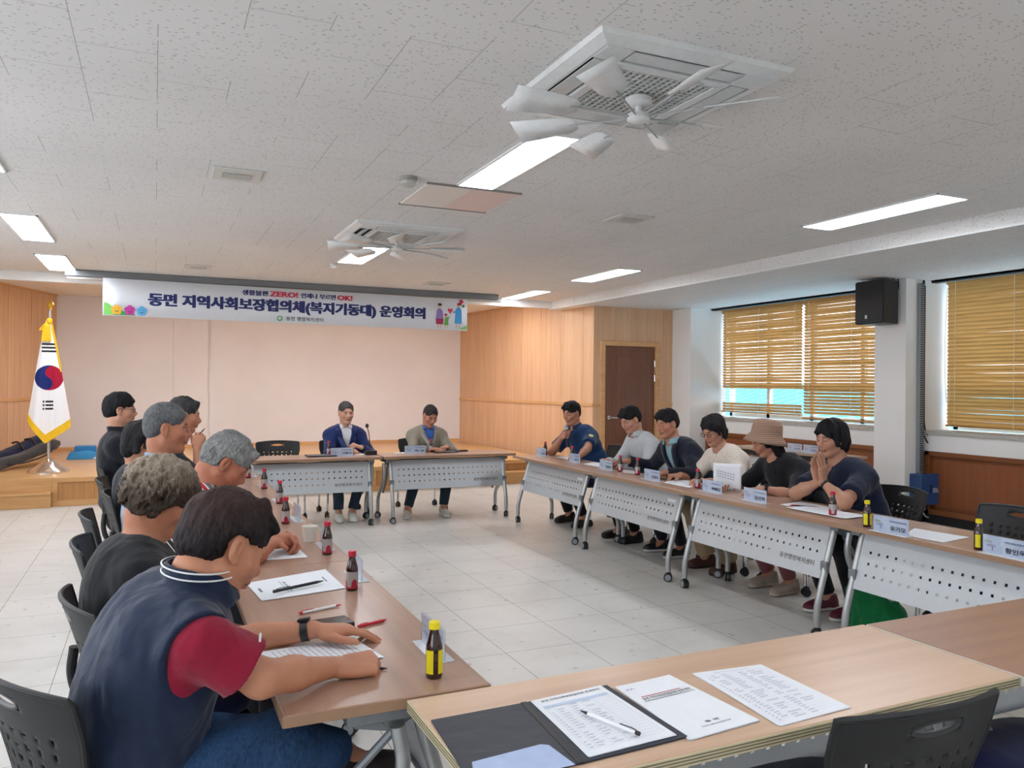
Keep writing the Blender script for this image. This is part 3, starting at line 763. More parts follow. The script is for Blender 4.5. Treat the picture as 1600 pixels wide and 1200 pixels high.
obj('bag_strap', MB().tube(smooth_path([(-.4, -.09, .06), (-.1, -.13, .015), (.3, -.14, .012), (.55, -.09, .05)]), .012, 8), M_BLACK, o)
o = thing('foam_mat_box', 'bright blue foam pieces piled on the stage left of the pilaster', 'box', (-.78, 13.5, .33))
M_BLUE = plain('blue_foam', '#2f8fd0', .5)
obj('blue_tray', MB().prism([(-.4, 0), (-.36, .1), (-.12, .13), (.0, .1), (.3, .1), (.36, .0)], -.18, .18, 'xz'), M_BLUE, o, None, .01)
obj('blue_block', MB().bb(-.3, -.02, -.1, .12, .11, .19).bb(.06, .4, -.1, .12, .1, .18), plain('blue_foam_dark', '#2579b4', .5), o, None, .008)
obj('white_label', MB().prism([(-.05, .01), (.0, .05), (.2, .055), (.26, .01)], -.186, -.181, 'xz'), M_PLASTIC, o, None)

# ------------------------------------------------------------------ folding tables
def m_table(name, a, b, ax='x'): return wood(name, a, b, ax, .28, .55)
M_TOP = m_table('walnut_laminate', '#977663', '#b6927c'); M_TOPL = m_table('beech_laminate', '#c6a085', '#dcbc9f'); M_TOPN = m_table('oak_laminate', '#94705c', '#b0876f')
M_EDGE = plain('table_edge', '#9a795f', .45); M_EDGEL = plain('table_edge_light', '#cfc3a0', .5); M_EDGEW = plain('table_edge_white', '#e2ded2', .5); M_EDGED = plain('edge_groove', '#77725c', .6)
M_PANEL = plain('panel_grey', '#bfc4c8', .38, .25, var=.015); M_LEG = plain('leg_silver', '#b4b7b8', .33, .7, var=.02); M_BRK = plain('bracket_grey', '#84898d', .4, .4)
M_TYRE = plain('caster_tyre', '#25272b', .6); M_HUB = plain('caster_hub', '#8f9398', .45)
def add_casters(parent, pts, r=.032, hub=True, col=M_TYRE, w=.02):
    for (x, y, a) in pts:
        R = Matrix.Rotation(a, 4, 'Z'); m = MB()
        m.cyl((-.0, -w, r), (-.0, -w*.25, r), r, n=18); m.cyl((0, w*.25, r), (0, w, r), r, n=18)
        fk = MB(); fk.prism([(-.008, r*2.4), (.018, r*2.3), (.03, r*1.5), (.01, r*.7), (-.012, r*.8), (-.016, r*1.9)], -.006, .006, 'xz'); fk.cyl((.0, 0, r*1.9), (0, 0, r*2.7), .012, n=12)
        T = Matrix.Translation((x, y, 0)) @ R
        m.xf(T); fk.xf(T); c_ = obj('caster', m, col, parent, 50); obj('caster_fork', fk, M_BLACK, c_, 50)
        if hub:
            h_ = MB(); h_.cyl((0, -w-.002, r), (0, w+.002, r), r*.72, n=16); h_.xf(T); obj('caster_hub', h_, M_HUB, c_, 50)
def folding_table(name, label, L, W, loc, rz, top=M_TOP, edge=M_EDGE, ribs=False, letters=True, plate=True, group=None):
    """Local frame: x along the table, the modesty panel towards -y, top at z .72."""
    o = thing(name, label, 'table', loc, rz, group); h = L/2
    obj('tabletop', MB().bb(-h, h, -W/2, W/2, .693, .72), top, o, None, .002)
    e = MB(); 
    for q in ((-h-.002, h+.002, -W/2-.003, -W/2), (-h-.002, h+.002, W/2, W/2+.003), (-h-.003, -h, -W/2, W/2), (h, h+.003, -W/2, W/2)): e.bb(*q, .692, .7185)
    obj('edge_band', e, edge, o, None, .001)
    if ribs:
        g = MB()
        for z in (.699, .706, .713):
            for q in ((-h, h, -W/2-.0042, -W/2-.003), (-h, h, W/2+.003, W/2+.0042), (-h-.0042, -h-.003, -W/2, W/2), (h+.003, h+.0042, -W/2, W/2)): g.bb(*q, z-.0014, z+.0014)
        obj('edge_groove', g, M_EDGED, o, None)
    # perforated modesty panel, slanting forward towards its foot
    pw = h-.12; zt, zb = .665, .355; yt, yb = -.10, -.195
    n = 21; rows = 3; xs = [-pw]; hole = .0075; gap = (2*pw-.14)/(n-1)
    xs = [-pw]; 
    for k_ in range(n): c_ = -pw+.07+k_*gap; xs += [c_-hole, c_+hole]
    xs.append(pw); zs = [0]
    for q in (.09, .155, .22): zs += [q-hole, q+hole]
    H = math.hypot(zt-zb, yt-yb); zs.append(H)
    def pp(x, s_): t = s_/H; return (x, yb+(yt-yb)*t, zb+(zt-zb)*t)
    m = MB(); nx, nz = len(xs), len(zs); vs = [pp(x, s_) for s_ in zs for x in xs]; fs = []
    for i in range(nz-1):
        for j in range(nx-1):
            hole_here = (i % 2 == 1) and (j % 2 == 1)
            if hole_here and i == 1 and j > 2*(n-7): hole_here = False      # lettering sits there
            if not hole_here: fs.append((i*nx+j, i*nx+j+1, (i+1)*nx+j+1, (i+1)*nx+j))
    m.add(vs, fs); pn = obj('modesty_panel', m, M_PANEL, o, None, fix=False); sd = pn.modifiers.new('thickness', 'SOLIDIFY'); sd.thickness = .0025; sd.offset = -1
    fl_ = MB(); fl_.add([pp(-pw, 0), pp(pw, 0), tuple(Vector(pp(pw, 0))+Vector((0, .02, .004))), tuple(Vector(pp(-pw, 0))+Vector((0, .02, .004)))], [(0, 1, 2, 3)]); obj('panel_hem', fl_, M_PANEL, pn, None)
    if letters:
        t = MB(); put_text(t, '동면행정복지센터', pw-.36, pw-.07, .064, .098, lambda a, b: tuple(Vector(pp(a, b))+Vector((0, -.0018, -.0006))), .012)
        obj('lettering', t, plain('panel_lettering', '#5d5550', .6), pn, None, fix=False)
    if plate:
        t = MB(); q = [pp(pw-.15, .245), pp(pw-.05, .245), pp(pw-.05, .268), pp(pw-.15, .268)]; t.add([tuple(Vector(a)+Vector((0, -.002, -.0006))) for a in q], [(0, 1, 2, 3)]); obj('stock_label', t, plain('stock_label', '#e9ecef', .5), pn, None, fix=False)
    # leg frames
    for s in (-1, 1):
        x = s*(h-.105)
        m = MB(); m.tube(smooth_path([(x, -.095, .655), (x, -.13, .54), (x, -.185, .36), (x, -.22, .235), (x, -.232, .16), (x, -.232, .075)], 5), .0205, 14)
        lg = obj('leg_frame', m, M_LEG, o)
        m = MB(); xo = x+s*.05; m.tube(smooth_path([(xo, -.03, .63), (xo, -.045, .52), (xo, .0, .41), (xo, .09, .33), (xo, .17, .265), (xo, .205, .19), (xo, .207, .075)], 5), .0195, 14)
        obj('rear_leg', m, M_LEG, lg)
        m = MB(); m.bb(x-.006, xo+.006, -.13, .1, .645, .69) if s > 0 else m.bb(xo-.006, x+.006, -.13, .1, .645, .69)
        m.prism([(-.14, .69), (.11, .69), (.07, .62), (-.02, .60), (-.10, .63)], x-.012, x+.012, 'yz'); m.cyl((x-.03, -.02, .635), (xo+.02 if s > 0 else x+.03, -.02, .635), .02, n=14)
        obj('hinge_bracket', m, M_BRK, lg, None, .003)
        m = MB(); m.box((x, -.172, .43), (.05, .03, .06)); obj('panel_clip', m, M_BRK, lg, None, .006)
        m = MB(); m.tube([(x+s*.01, -.03, .60), (x-s*.02, .1, .46), (x, .18, .28)], .012, 8); obj('strut', m, M_BRK, lg)
        add_casters(o, [(x, -.232, .5*s+.4), (xo, .207, PI+.6*s)])
    obj('crossbar', MB().bb(-h+.1, h-.1, -.03, .03, .63, .662), M_BRK, o, None, .004)
    obj('under_rail', MB().bb(-h+.2, h-.2, .05, .17, .672, .692), M_BLACK, o, None)
    return o
TBL = 'folding tables set in a square'
def tabs():
    t0 = folding_table('folding_table', 'brown folding table at the far end, man in navy jacket behind it', 1.53, .5, (1.435, 8.47, 0), 0, group=TBL, plate=False)
    dup(t0, (2.99, 8.47, 0), 0, 'brown folding table at the far end in front of the man in the beige jacket')
    r0_ = folding_table('folding_table', 'brown folding table in the right row, farthest, in front of the policeman', 1.5, .5, (3.85, 7.2, 0), -PI/2, group=TBL)
    dup(r0_, (3.835, 5.7, 0), -PI/2, 'brown folding table in the right row before the man in the dark blazer')
    folding_table('folding_table', 'brown folding table in the right row in front of the woman in the bucket hat', 1.5, .5, (3.835, 4.2, 0), -PI/2, group=TBL, plate=False)
    folding_table('folding_table', 'nearest brown folding table of the right row, green bag under it', 1.5, .5, (3.835, 2.7, 0), -PI/2, group=TBL, plate=False, letters=False)
    l0_ = folding_table('folding_table', 'nearest brown folding table of the left row, under the arms in crimson sleeves', 1.56, .52, (.541, 2.685, 0), PI/2, group=TBL)
    for y, lab in ((4.25, 'brown folding table in the left row, second from the camera, paper cup on it'), (5.815, 'third brown folding table of the left row, counted from the camera'), (7.38, 'brown folding table in the left row, farthest, near the man in the black polo')):
        dup(l0_, (.541, y, 0), PI/2, lab)
    folding_table('folding_table', 'light beech folding table nearest the camera, black folder and papers on it', 1.56, .51, (1.36, 1.642, 0), PI+R_(.8), M_TOPL, M_EDGEL, True, group=TBL)
    folding_table('folding_table', 'bare brown folding table with white edge in the right foreground', 1.5, .51, (2.905, 1.66, 0), PI+R_(.8), M_TOPN, M_EDGEW, group=TBL, letters=False)
tabs()

# ------------------------------------------------------------------ chairs
M_SHELL = plain('chair_shell', '#0d0f12', .52); M_SEAT = fabric('navy_seat_fabric', '#141d45', wr=.15); M_BROWN = plain('brown_caster', '#4a2b22', .55)
def make_chair(label, group):
    """Local frame: sitter faces +x, seat centre over the origin."""
    o = thing('office_chair', label, 'chair', (0, 0, 0), 0, group)
    # backrest shell: a curved grid with round-ish holes and a slot
    def bp(u, s):  # u -1..1 across, s 0 (bottom) .. 1 (top)
        w = .17+.065*min(1, s*1.4); z = .50+.33*s
        x = -.215-.075*s-.02*s*s+.055*u*u*(.55+.45*s)
        zt = -.02*(u**4) if s > .97 else 0
        return (x, u*w, z+zt*0+(-.012*u*u*s))
    NU, NS = 44, 34; holes = []
    for r in range(5):
        for c in range(7): holes.append((-.66+c*.22+(0), .18+r*.115, .036, .022))
    us = [-1+2*i/NU for i in range(NU+1)]; ss = [j/NS for j in range(NS+1)]
    def inside(u, s):
        if abs(u) < .30 and abs(s-.87) < .045+.0*abs(u): return True
        for hu, hs, ru, rs in holes:
            if ((u-hu)/ru)**2+((s-hs)/rs)**2 < 1: return True
        return False
    m = MB(); vs = [bp(u, s) for s in ss for u in us]; fs = []
    for j in range(NS):
        for i in range(NU):
            if not inside((us[i]+us[i+1])/2, (ss[j]+ss[j+1])/2): fs.append((j*(NU+1)+i, j*(NU+1)+i+1, (j+1)*(NU+1)+i+1, (j+1)*(NU+1)+i))
    m.add(vs, fs); b = obj('backrest', m, M_SHELL, o, 180, fix=False)
    sd = b.modifiers.new('thickness', 'SOLIDIFY'); sd.thickness = .009; sd.offset = 0
    # rolled lip along the top and sides
    lip = [bp(-1, s) for s in ss[::3]]+[bp(u, 1) for u in us[1::3]]+[bp(1, s) for s in ss[::-3]]
    obj('backrest_lip', MB().tube(lip, .008, 8), M_SHELL, b)
    slot = [bp(.30*math.cos(t)*(1 if True else 1), .87+.05*math.sin(t)) for t in np.linspace(0, 2*PI, 22)]
    obj('handle_slot', MB().tube(slot, .006, 6), plain('slot_rim', '#1d2024', .4), b)
    for s in (-1, 1):
        a = MB(); a.tube(smooth_path([(-.245, s*.205, .62), (-.25, s*.215, .53), (-.22, s*.22, .45), (-.12, s*.22, .415)]), [.016]*19, 10); obj('back_support', a, M_SHELL, o)
    # seat cushion
    m = MB(); vs = []; fs = []; n = 28
    for lay, (k_, z) in enumerate(((.9, .425), (1.0, .44), (1.0, .465), (.93, .482), (.6, .487), (.0, .488))):
        for q in range(n):
            t = 2*PI*q/n; ca, sa = math.cos(t), math.sin(t); e = .55
            vs.append((.225*k_*math.copysign(abs(ca)**e, ca)+.01, .225*k_*math.copysign(abs(sa)**e, sa), z))
    for l_ in range(5):
        for q in range(n): fs.append((l_*n+q, l_*n+(q+1) % n, (l_+1)*n+(q+1) % n, (l_+1)*n+q))
    fs.append(tuple(range(n-1, -1, -1))); m.add(vs, fs); obj('seat', m, M_SEAT, o, 60)
    obj('seat_pan', MB().bb(-.2, .21, -.205, .205, .405, .428), M_BLACK, o, None, .01)
    for s in (-1, 1):
        y = s*.225
        fr = obj('leg', MB().tube(smooth_path([(.12, y, .41), (.17, y, .36), (.195, y, .25), (.20, y*1.03, .075)]), .0135, 10), M_CHROME, o)
        bk = obj('leg', MB().tube(smooth_path([(.14, y, .41), (-.05, y, .37), (-.2, y, .30), (-.265, y*1.03, .22), (-.27, y*1.03, .075)]), .0135, 10), M_CHROME, o)
        add_casters(o, [(.20, y*1.03, PI*.9), (-.27, y*1.03, .2)], .03, False, M_BROWN if s < 0 else M_TYRE, .021)
    obj('crossbar', MB().cyl((.1, -.225, .40), (.1, .225, .40), .012).cyl((-.1, -.225, .385), (-.1, .225, .385), .012), M_CHROME, o)
    return o
CH = 'black office chairs round the tables'
# (x, y, heading in degrees, label)
CHAIRS = [(1.28, 9.05, -90, 'empty black chair behind the far tables, left of the man in the navy jacket'),
  (1.99, 9.08, -90, 'black chair of the man in the navy jacket'), (2.93, 9.08, -92, 'black chair of the man in the beige jacket'),
  (4.44, 7.55, 176, 'black chair of the policeman'), (4.50, 6.5, 180, 'black chair of the man in the pale grey shirt'), (4.50, 5.8, 180, 'black chair of the man in the dark blazer'),
  (4.47, 5.2, 180, 'black chair of the woman in the cream blouse'), (4.47, 4.55, 180, 'black chair of the woman in the bucket hat'), (4.34, 3.84, 168, 'black chair with holed back behind the woman in the navy tee'),
  (4.18, 2.95, 172, 'empty black chair behind the near right table'),
  (-.05, 2.24, 30, 'black chair of the man in the navy vest, cut by the left edge'), (.05, 2.84, 13, 'black chair of the woman in the black top'), (.0, 3.76, 0, 'black chair of the man in the striped shirt'),
  (-.03, 4.55, 4, 'black chair of the grey-haired man in the light blue shirt'), (.03, 5.38, 0, 'black chair of the half-hidden dark-haired woman'), (-.05, 6.1, 0, 'black chair of the man holding up a pen'), (-.09, 6.95, 0, 'black chair of the young man in the black polo'),
  (1.52, 1.45, 88, 'black chair pushed in at the light near table, back to the camera'), (2.30, 1.40, 90, 'chair with navy seat under the bare near table, at the right edge')]
ch0 = None
for x, y, a, lab in CHAIRS:
    if ch0 is None: ch0 = make_chair(lab, CH); ch0.location = (x, y, 0); ch0.rotation_euler = (0, 0, R_(a))
    else: dup(ch0, (x, y, 0), R_(a), lab)

# ------------------------------------------------------------------ speaker, trunking, switch box, side stand
sp = thing('wall_speaker', 'black loudspeaker mounted high on the white column', 'speaker', (7.42, 6.43, 2.21))
mb = MB(); mb.prism([(-.17, -.19), (.13, -.13), (.13, .13), (-.17, .19)], 0, .485); obj('cabinet_body', mb, M_DARK, sp, None, .012)
mb = MB(); mb.prism([(-.178, -.185), (-.172, -.188), (-.172, .188), (-.178, .185)], .012, .473); obj('grille', mb, M_BLACK, sp, None)
obj('badge', MB().bb(-.182, -.178, .02, .05, .06, .10), plain('badge', '#c9cbd0', .4), sp, None, .002)
mb = MB(); mb.bb(.12, .178, -.04, .04, .1, .4); mb.tube(smooth_path([(.05, -.1, .48), (.1, -.12, .52), (.16, -.1, .50), (.17, -.1, .4)]), .005, 6); obj('bracket', mb, M_BLACK, sp, None)
o = thing('cable_trunking', 'grey slotted cable trunking with black cables running down beside the column', 'cable trunking', (7.80, 6.238, .55))
mb = MB(); mb.bb(-.03, .03, -.05, 0, 0, 2.12); obj('trunking', mb, M_GREYPAINT, o, None, .003)
mb = MB()
for q in range(84): mb.bb(-.032, .032, -.052, -.049, .03+q*.025, .04+q*.025)
obj('trunking_slots', mb, M_DARK, o, None)
mb = MB(); mb.cyl((.05, -.02, 0), (.05, -.02, 2.16), .012); mb.tube(smooth_path([(.07, -.02, 2.1), (.07, -.02, .8), (.075, -.03, .5), (.13, -.05, .38), (.1, -.05, .34), (.06, -.03, .42)]), .008, 8); obj('black_cable', mb, M_BLACK, o)
o = thing('switch_box', 'blue steel switch box on the foot of the column', 'switch box', (7.83, 6.238, .22))
M_BBOX = plain('blue_steel_box', '#24497c', .4)
obj('box_body', MB().bb(-.16, .16, -.15, 0, 0, .33), M_BBOX, o, None, .008); obj('box_lid', MB().bb(-.166, .166, -.162, -.148, -.004, .334), plain('blue_steel_lid', '#2b528a', .4), o, None, .006)
obj('box_handle', MB().bb(-.03, -.018, -.172, -.16, .12, .22), M_DARK, o, None, .002)
t = MB()
for q in range(3): t.bb(.01, .11-q*.015, -.1645, -.1622, .13+q*.018, .14+q*.018)
obj('box_label', t, plain('box_label', '#c9d4e4', .5), o, None)
o = thing('power_socket', 'white wall socket low on the column under the switch box', 'socket', (7.72, 6.238, .13))
obj('socket_plate', MB().bb(-.05, .05, -.02, 0, 0, .08), plain('socket_plate', '#cfc9b8', .5), o, None, .003); obj('socket_hole', MB().cyl((0, -.0215, .04), (0, -.019, .04), .018), M_BLACK, o)
obj('plug', MB().box((.1, -.03, .05), (.09, .05, .08)).tube(smooth_path([(.1, -.04, .03), (.14, -.06, -.06), (.3, -.06, -.09), (.5, -.05, -.1)]), .007, 8), M_PLASTIC, o, 30)
# small stand behind the hat woman, holding a row of spare name cards
st = thing('side_stand', 'small grey stand by the windows holding a row of spare name cards', 'stand', (6.57, 6.85, 0), R_(1))
obj('shelf_board', MB().bb(-.18, .18, -.85, .85, .76, .785), plain('stand_board', '#b09680', .45), st, None, .003); obj('shelf_frame', MB().bb(-.15, .15, -.8, .7, .70, .76), M_BLACK, st, None, .003)
for yy in (-.76, .66): obj('leg', MB().tube(smooth_path([(0, yy, .71), (-.02, yy, .4), (-.16, yy, .1), (-.18, yy, .0)]), .018, 10), M_LEG, st)
obj('modesty_panel', MB().bb(-.12, -.11, -.7, .6, .34, .68), M_PANEL, st, None)

# ------------------------------------------------------------------ bodies: signed-distance fields meshed with surface nets
def vnoise(P, seed=0):
    I = np.floor(P).astype(np.int64); Fr = (P-I).astype(np.float32); Fr = Fr*Fr*(3-2*Fr)
    def h(i, j, k):
        n = (i*374761393+j*668265263+k*2147483647+seed*974634777) & 0xffffffff
        n = ((n ^ (n >> 13))*1274126177) & 0xffffffff; n = n ^ (n >> 16)
        return (n & 0xffff).astype(np.float32)/32767.5-1
    i, j, k = I[..., 0], I[..., 1], I[..., 2]; fx, fy, fz = Fr[..., 0], Fr[..., 1], Fr[..., 2]
    L = lambda a, b, t: a+(b-a)*t
    return L(L(L(h(i, j, k), h(i+1, j, k), fx), L(h(i, j+1, k), h(i+1, j+1, k), fx), fy),
             L(L(h(i, j, k+1), h(i+1, j, k+1), fx), L(h(i, j+1, k+1), h(i+1, j+1, k+1), fx), fy), fz)
V3 = lambda *a: np.array(a, float)
def unit(v): v = np.asarray(v, float); return v/max(1e-9, np.linalg.norm(v))
def frame(x, up):          # rotation whose columns are x, y, z with x along `x` and z near `up`
    x = unit(x); y = unit(np.cross(up, x)); return np.stack([x, y, np.cross(x, y)], 1)
def euler(yaw=0, pitch=0, roll=0):   # degrees; pitch positive nods down, roll positive tips to the figure's right
    a, b, c = R_(yaw), R_(pitch), R_(roll)
    Z = np.array([[math.cos(a), -math.sin(a), 0], [math.sin(a), math.cos(a), 0], [0, 0, 1]])
    Y = np.array([[math.cos(b), 0, math.sin(b)], [0, 1, 0], [-math.sin(b), 0, math.cos(b)]])
    X = np.array([[1, 0, 0], [0, math.cos(c), -math.sin(c)], [0, math.sin(c), math.cos(c)]])
    return Z @ Y @ X
class Field:
    def __init__(s): s.ops = []
    def cap(s, a, b, ra, rb=None, k=.02, op='u', clip=None):
        a, b = np.asarray(a, float), np.asarray(b, float); rb = ra if rb is None else rb
        ba = b-a; L2 = max(1e-9, ba@ba)
        def d(P):
            t = np.clip(((P-a.astype(np.float32))@ba.astype(np.float32))/L2, 0, 1)
            r_ = np.linalg.norm(P-a.astype(np.float32)-t[..., None]*ba.astype(np.float32), axis=-1)-(ra+(rb-ra)*t)
            return r_ if clip is None else np.maximum(r_, (P-np.asarray(clip[1], np.float32))@np.asarray(clip[0], np.float32))
        r = max(ra, rb); s.ops.append((op, d, np.minimum(a, b)-r, np.maximum(a, b)+r, k)); return s
    def ell(s, c, r, R=None, k=.02, op='u'):
        c = np.asarray(c, float); r = np.asarray(r if hasattr(r, '__len__') else (r, r, r), float); R = np.eye(3) if R is None else R
        def d(P):
            q = ((P-c.astype(np.float32))@R.astype(np.float32)); k0 = np.linalg.norm(q/r.astype(np.float32), axis=-1); k1 = np.linalg.norm(q/(r*r).astype(np.float32), axis=-1)
            return k0*(k0-1)/np.maximum(k1, 1e-6)
        e = np.sqrt((R*R)@(r*r)); s.ops.append((op, d, c-e, c+e, k)); return s
    def plane(s, n, p):   # keep the side the normal points away from
        n = unit(n); p = np.asarray(p, float); s.ops.append(('i', lambda P: (P-p.astype(np.float32))@n.astype(np.float32), None, None, 0)); return s
    def cut(s, fn, lo, hi, k=.004): s.ops.append(('s', fn, np.asarray(lo, float), np.asarray(hi, float), k)); return s
    def noise(s, amp, scale, seed=0, R=None):
        sc = np.asarray(scale if hasattr(scale, '__len__') else (scale,)*3, float); R = np.eye(3) if R is None else R
        s.ops.append(('n', lambda P: amp*vnoise((P@R.astype(np.float32))*sc.astype(np.float32), seed), None, None, 0)); return s
    def fn(s, f): s.ops.append(('n', f, None, None, 0)); return s
    def bounds(s, pad=.02):
        lo = np.min([o[2] for o in s.ops if o[0] == 'u'], 0); hi = np.max([o[3] for o in s.ops if o[0] == 'u'], 0); return lo-pad, hi+pad
    def sample(s, lo, hi, h):
        n = np.ceil((hi-lo)/h).astype(int)+1
        ax = [(lo[i]+h*np.arange(n[i])).astype(np.float32) for i in range(3)]
        F = np.full(n, .12, np.float32); BIG = .12
        for op, d, a, b, k in s.ops:
            if a is None: sl = (slice(0, n[0]), slice(0, n[1]), slice(0, n[2]))
            else:
                m = k+3*h+(.03 if op == 'u' else 0)
                i0 = np.maximum(0, np.floor((a-m-lo)/h).astype(int)); i1 = np.minimum(n, np.ceil((b+m-lo)/h).astype(int)+1)
                if (i1 <= i0).any(): continue
                sl = tuple(slice(i0[i], i1[i]) for i in range(3))
            P = np.stack(np.meshgrid(ax[0][sl[0]], ax[1][sl[1]], ax[2][sl[2]], indexing='ij'), -1)
            G = F[sl]
            if op == 'n':
                near = np.abs(G) < .05
                if near.any(): G = G.copy(); G[near] += d(P[near]); F[sl] = G
                continue
            D = d(P).astype(np.float32)
            if op == 'u':
                D = np.minimum(D, BIG)
                if k > 0: q = np.maximum(k-np.abs(G-D), 0); F[sl] = np.minimum(G, D)-q*q/(4*k)
                else: F[sl] = np.minimum(G, D)
            elif op == 's':
                D = -D
                if k > 0: q = np.maximum(k-np.abs(G-D), 0); F[sl] = np.maximum(G, D)+q*q/(4*k)
                else: F[sl] = np.maximum(G, D)
            elif op == 'i': F[sl] = np.maximum(G, D)
        return F
    def mesh(s, h, lo=None, hi=None, inside=None, outside=()):
        if lo is None: lo, hi = s.bounds(2*h+.01)
        lo = np.asarray(lo, float); hi = np.asarray(hi, float)
        V, Q = surfnet(s.sample(lo, hi, h), lo, h)
        if len(Q) and (inside is not None or outside):
            c = V[Q].mean(1); keep = np.ones(len(Q), bool)
            if inside is not None: keep &= ((c >= inside[0]) & (c <= inside[1])).all(1)
            for (a, b) in outside: keep &= ~((c > a+h*.6) & (c < b-h*.6)).all(1)
            Q = Q[keep]; used = np.unique(Q); mp = np.full(len(V), -1); mp[used] = np.arange(len(used)); V = V[used]; Q = mp[Q]
        return V, Q
def surfnet(F, lo, h):
    S = F < 0; nx, ny, nz = F.shape
    off = [(i, j, k) for i in (0, 1) for j in (0, 1) for k in (0, 1)]
    c = np.zeros((nx-1, ny-1, nz-1), np.int8)
    for i, j, k in off: c += S[i:nx-1+i, j:ny-1+j, k:nz-1+k]
    act = (c > 0) & (c < 8); ijk = np.argwhere(act); n = len(ijk)
    if n == 0: return np.zeros((0, 3)), np.zeros((0, 4), int)
    idx = np.full(act.shape, -1, np.int64); idx[act] = np.arange(n)
    acc = np.zeros((n, 3)); cnt = np.zeros(n); val = {o: F[ijk[:, 0]+o[0], ijk[:, 1]+o[1], ijk[:, 2]+o[2]] for o in off}
    for a in off:
        for ax in range(3):
            if a[ax]: continue
            b = list(a); b[ax] = 1; b = tuple(b); fa, fb = val[a], val[b]; m = (fa < 0) != (fb < 0)
            t = fa[m]/(fa[m]-fb[m]); p = np.tile(np.array(a, float), (m.sum(), 1)); p[:, ax] = t; acc[m] += p; cnt[m] += 1
    V = lo+h*(ijk+acc/cnt[:, None]); Q = []
    for ax in range(3):
        sl0 = [slice(None)]*3; sl1 = [slice(None)]*3; sl0[ax] = slice(0, -1); sl1[ax] = slice(1, None)
        ch = S[tuple(sl0)] != S[tuple(sl1)]; o1, o2 = [(1, 2), (2, 0), (0, 1)][ax]
        e = np.argwhere(ch); ok = (e[:, o1] > 0) & (e[:, o2] > 0) & (e[:, o1] < F.shape[o1]-1) & (e[:, o2] < F.shape[o2]-1); e = e[ok]
        if not len(e): continue
        def cell(d1, d2): q = e.copy(); q[:, o1] -= d1; q[:, o2] -= d2; return idx[q[:, 0], q[:, 1], q[:, 2]]
        q = np.stack([cell(1, 1), cell(0, 1), cell(0, 0), cell(1, 0)], 1)
        fl = ~S[e[:, 0], e[:, 1], e[:, 2]]; q[fl] = q[fl][:, ::-1]; Q.append(q)
    Q = np.concatenate(Q); Q = Q[(Q >= 0).all(1)]
    return V, Q

# ---- the head, in its own frame: +x ahead, +y the figure's left, +z up, origin mid-skull
def head_prims(F, H, R, k=1.0, fem=False, jaw=1.0):
    P = lambda x, y, z: H+R@V3(x*k, y*k, z*k)
    E = lambda c, r, kk=.02, op='u': F.ell(P(*c), np.array(r)*k, R, kk*k, op)
    C = lambda a, b, ra, rb=None, kk=.02, op='u': F.cap(P(*a), P(*b), ra*k, (ra if rb is None else rb)*k, kk*k, op)
    E((-.012, 0, .032), (.097, .076, .086)); E((.026, 0, -.035), (.062, .061*jaw, .080), .03)
    for s in (-1, 1):
        C((.0, s*.054*jaw, -.058), (.058, s*.018, -.100), .017, .015, .03)
        E((.058, s*.041, -.024), (.026, .022, .022), .03)
        C((.084, s*.010, .024), (.074, s*.045, .020), .009, .009, .018)
    E((.070, 0, -.101), (.020, .022, .017), .025)
    for s in (-1, 1): E((.100, s*.031, .004), (.018, .017, .012), .016, 's')
    C((.086, 0, .010), (.108, 0, -.026), .0075, .0115, .014); E((.103, 0, -.031), (.013, .012, .010), .010)
    for s in (-1, 1): E((.094, s*.013, -.033), (.011, .007, .008), .007)
    E((.086, 0, -.052), (.016, .026, .016), .02)
    for s in (-1, 1): E((.0745, s*.031, .003), (.0135, .0135, .0125), .003)
    E((.094, 0, -.0605), (.0095, .022, .0052), .006); E((.092, 0, -.0715), (.0095, .019, .0060), .006)
    C((.108, -.02, -.0662), (.108, .02, -.0662), .0065, None, .003, 's')
    for s in (-1, 1):
        Re = R@euler(s*-18, 0, s*6)
        F.ell(P(-.006, s*.078, -.006), np.array((.019, .009, .032))*k, Re, .006*k); F.ell(P(.001, s*.089, -.004), np.array((.0105, .010, .018))*k, Re, .003*k, 's')
        F.ell(P(.004, s*.079, -.033), np.array((.009, .006, .010))*k, Re, .006*k)
    return F
def head_colours(V, H, R, k, skin, lip='#b5766a', brow='#2a2320', grey=False, lids=False, shade=None):
    q = ((V-H)@R)/k; x, y, z = q.T; ay = np.abs(y)
    C = np.tile(np.array(lin(skin)), (len(V), 1)); hd = (z > -.13) & (z < .13) & (np.abs(x) < .13) & (ay < .11)
    def blend(m, c, w): m = m & hd; C[m] = C[m]*(1-w)+np.array(lin(c))*w
    blend((x > .03) & (((ay-.045)/.03)**2+((z+.03)/.03)**2 < 1), '#c8806c', .18)
    blend((x > .09) & (ay < .02) & (z < -.01) & (z > -.045), '#c07a68', .18)
    blend((x > .075) & ((y/.025)**2+((z+.066)/.0105)**2 < 1), lip, .75)
    blend((x > .075) & (ay < .023) & (np.abs(z+.0663) < .0017), '#5a2f2c', .8)
    bz = z-(.027-.10*np.maximum(ay-.036, 0)); blend((x > .05) & (ay > .013) & (ay < .050) & (np.abs(bz) < .0042), brow, .75)
    ez = z-.003; ey = ay-.031
    if lids: blend((x > .06) & (np.abs(ey) < .014) & (np.abs(ez+.006) < .002), '#2b1d1a', .85)
    else:
        eye = (x > .06) & ((ey/.0145)**2+(ez/.0048)**2 < 1)
        blend(eye, '#d9d2cc', .8); blend(eye & (ey**2+ez**2 < .0058**2), '#1d1512', .95)
        blend((x > .06) & (np.abs(ey) < .0155) & (np.abs(ez-.0048+ey*ey*14) < .0018), '#231815', .85)
    return C

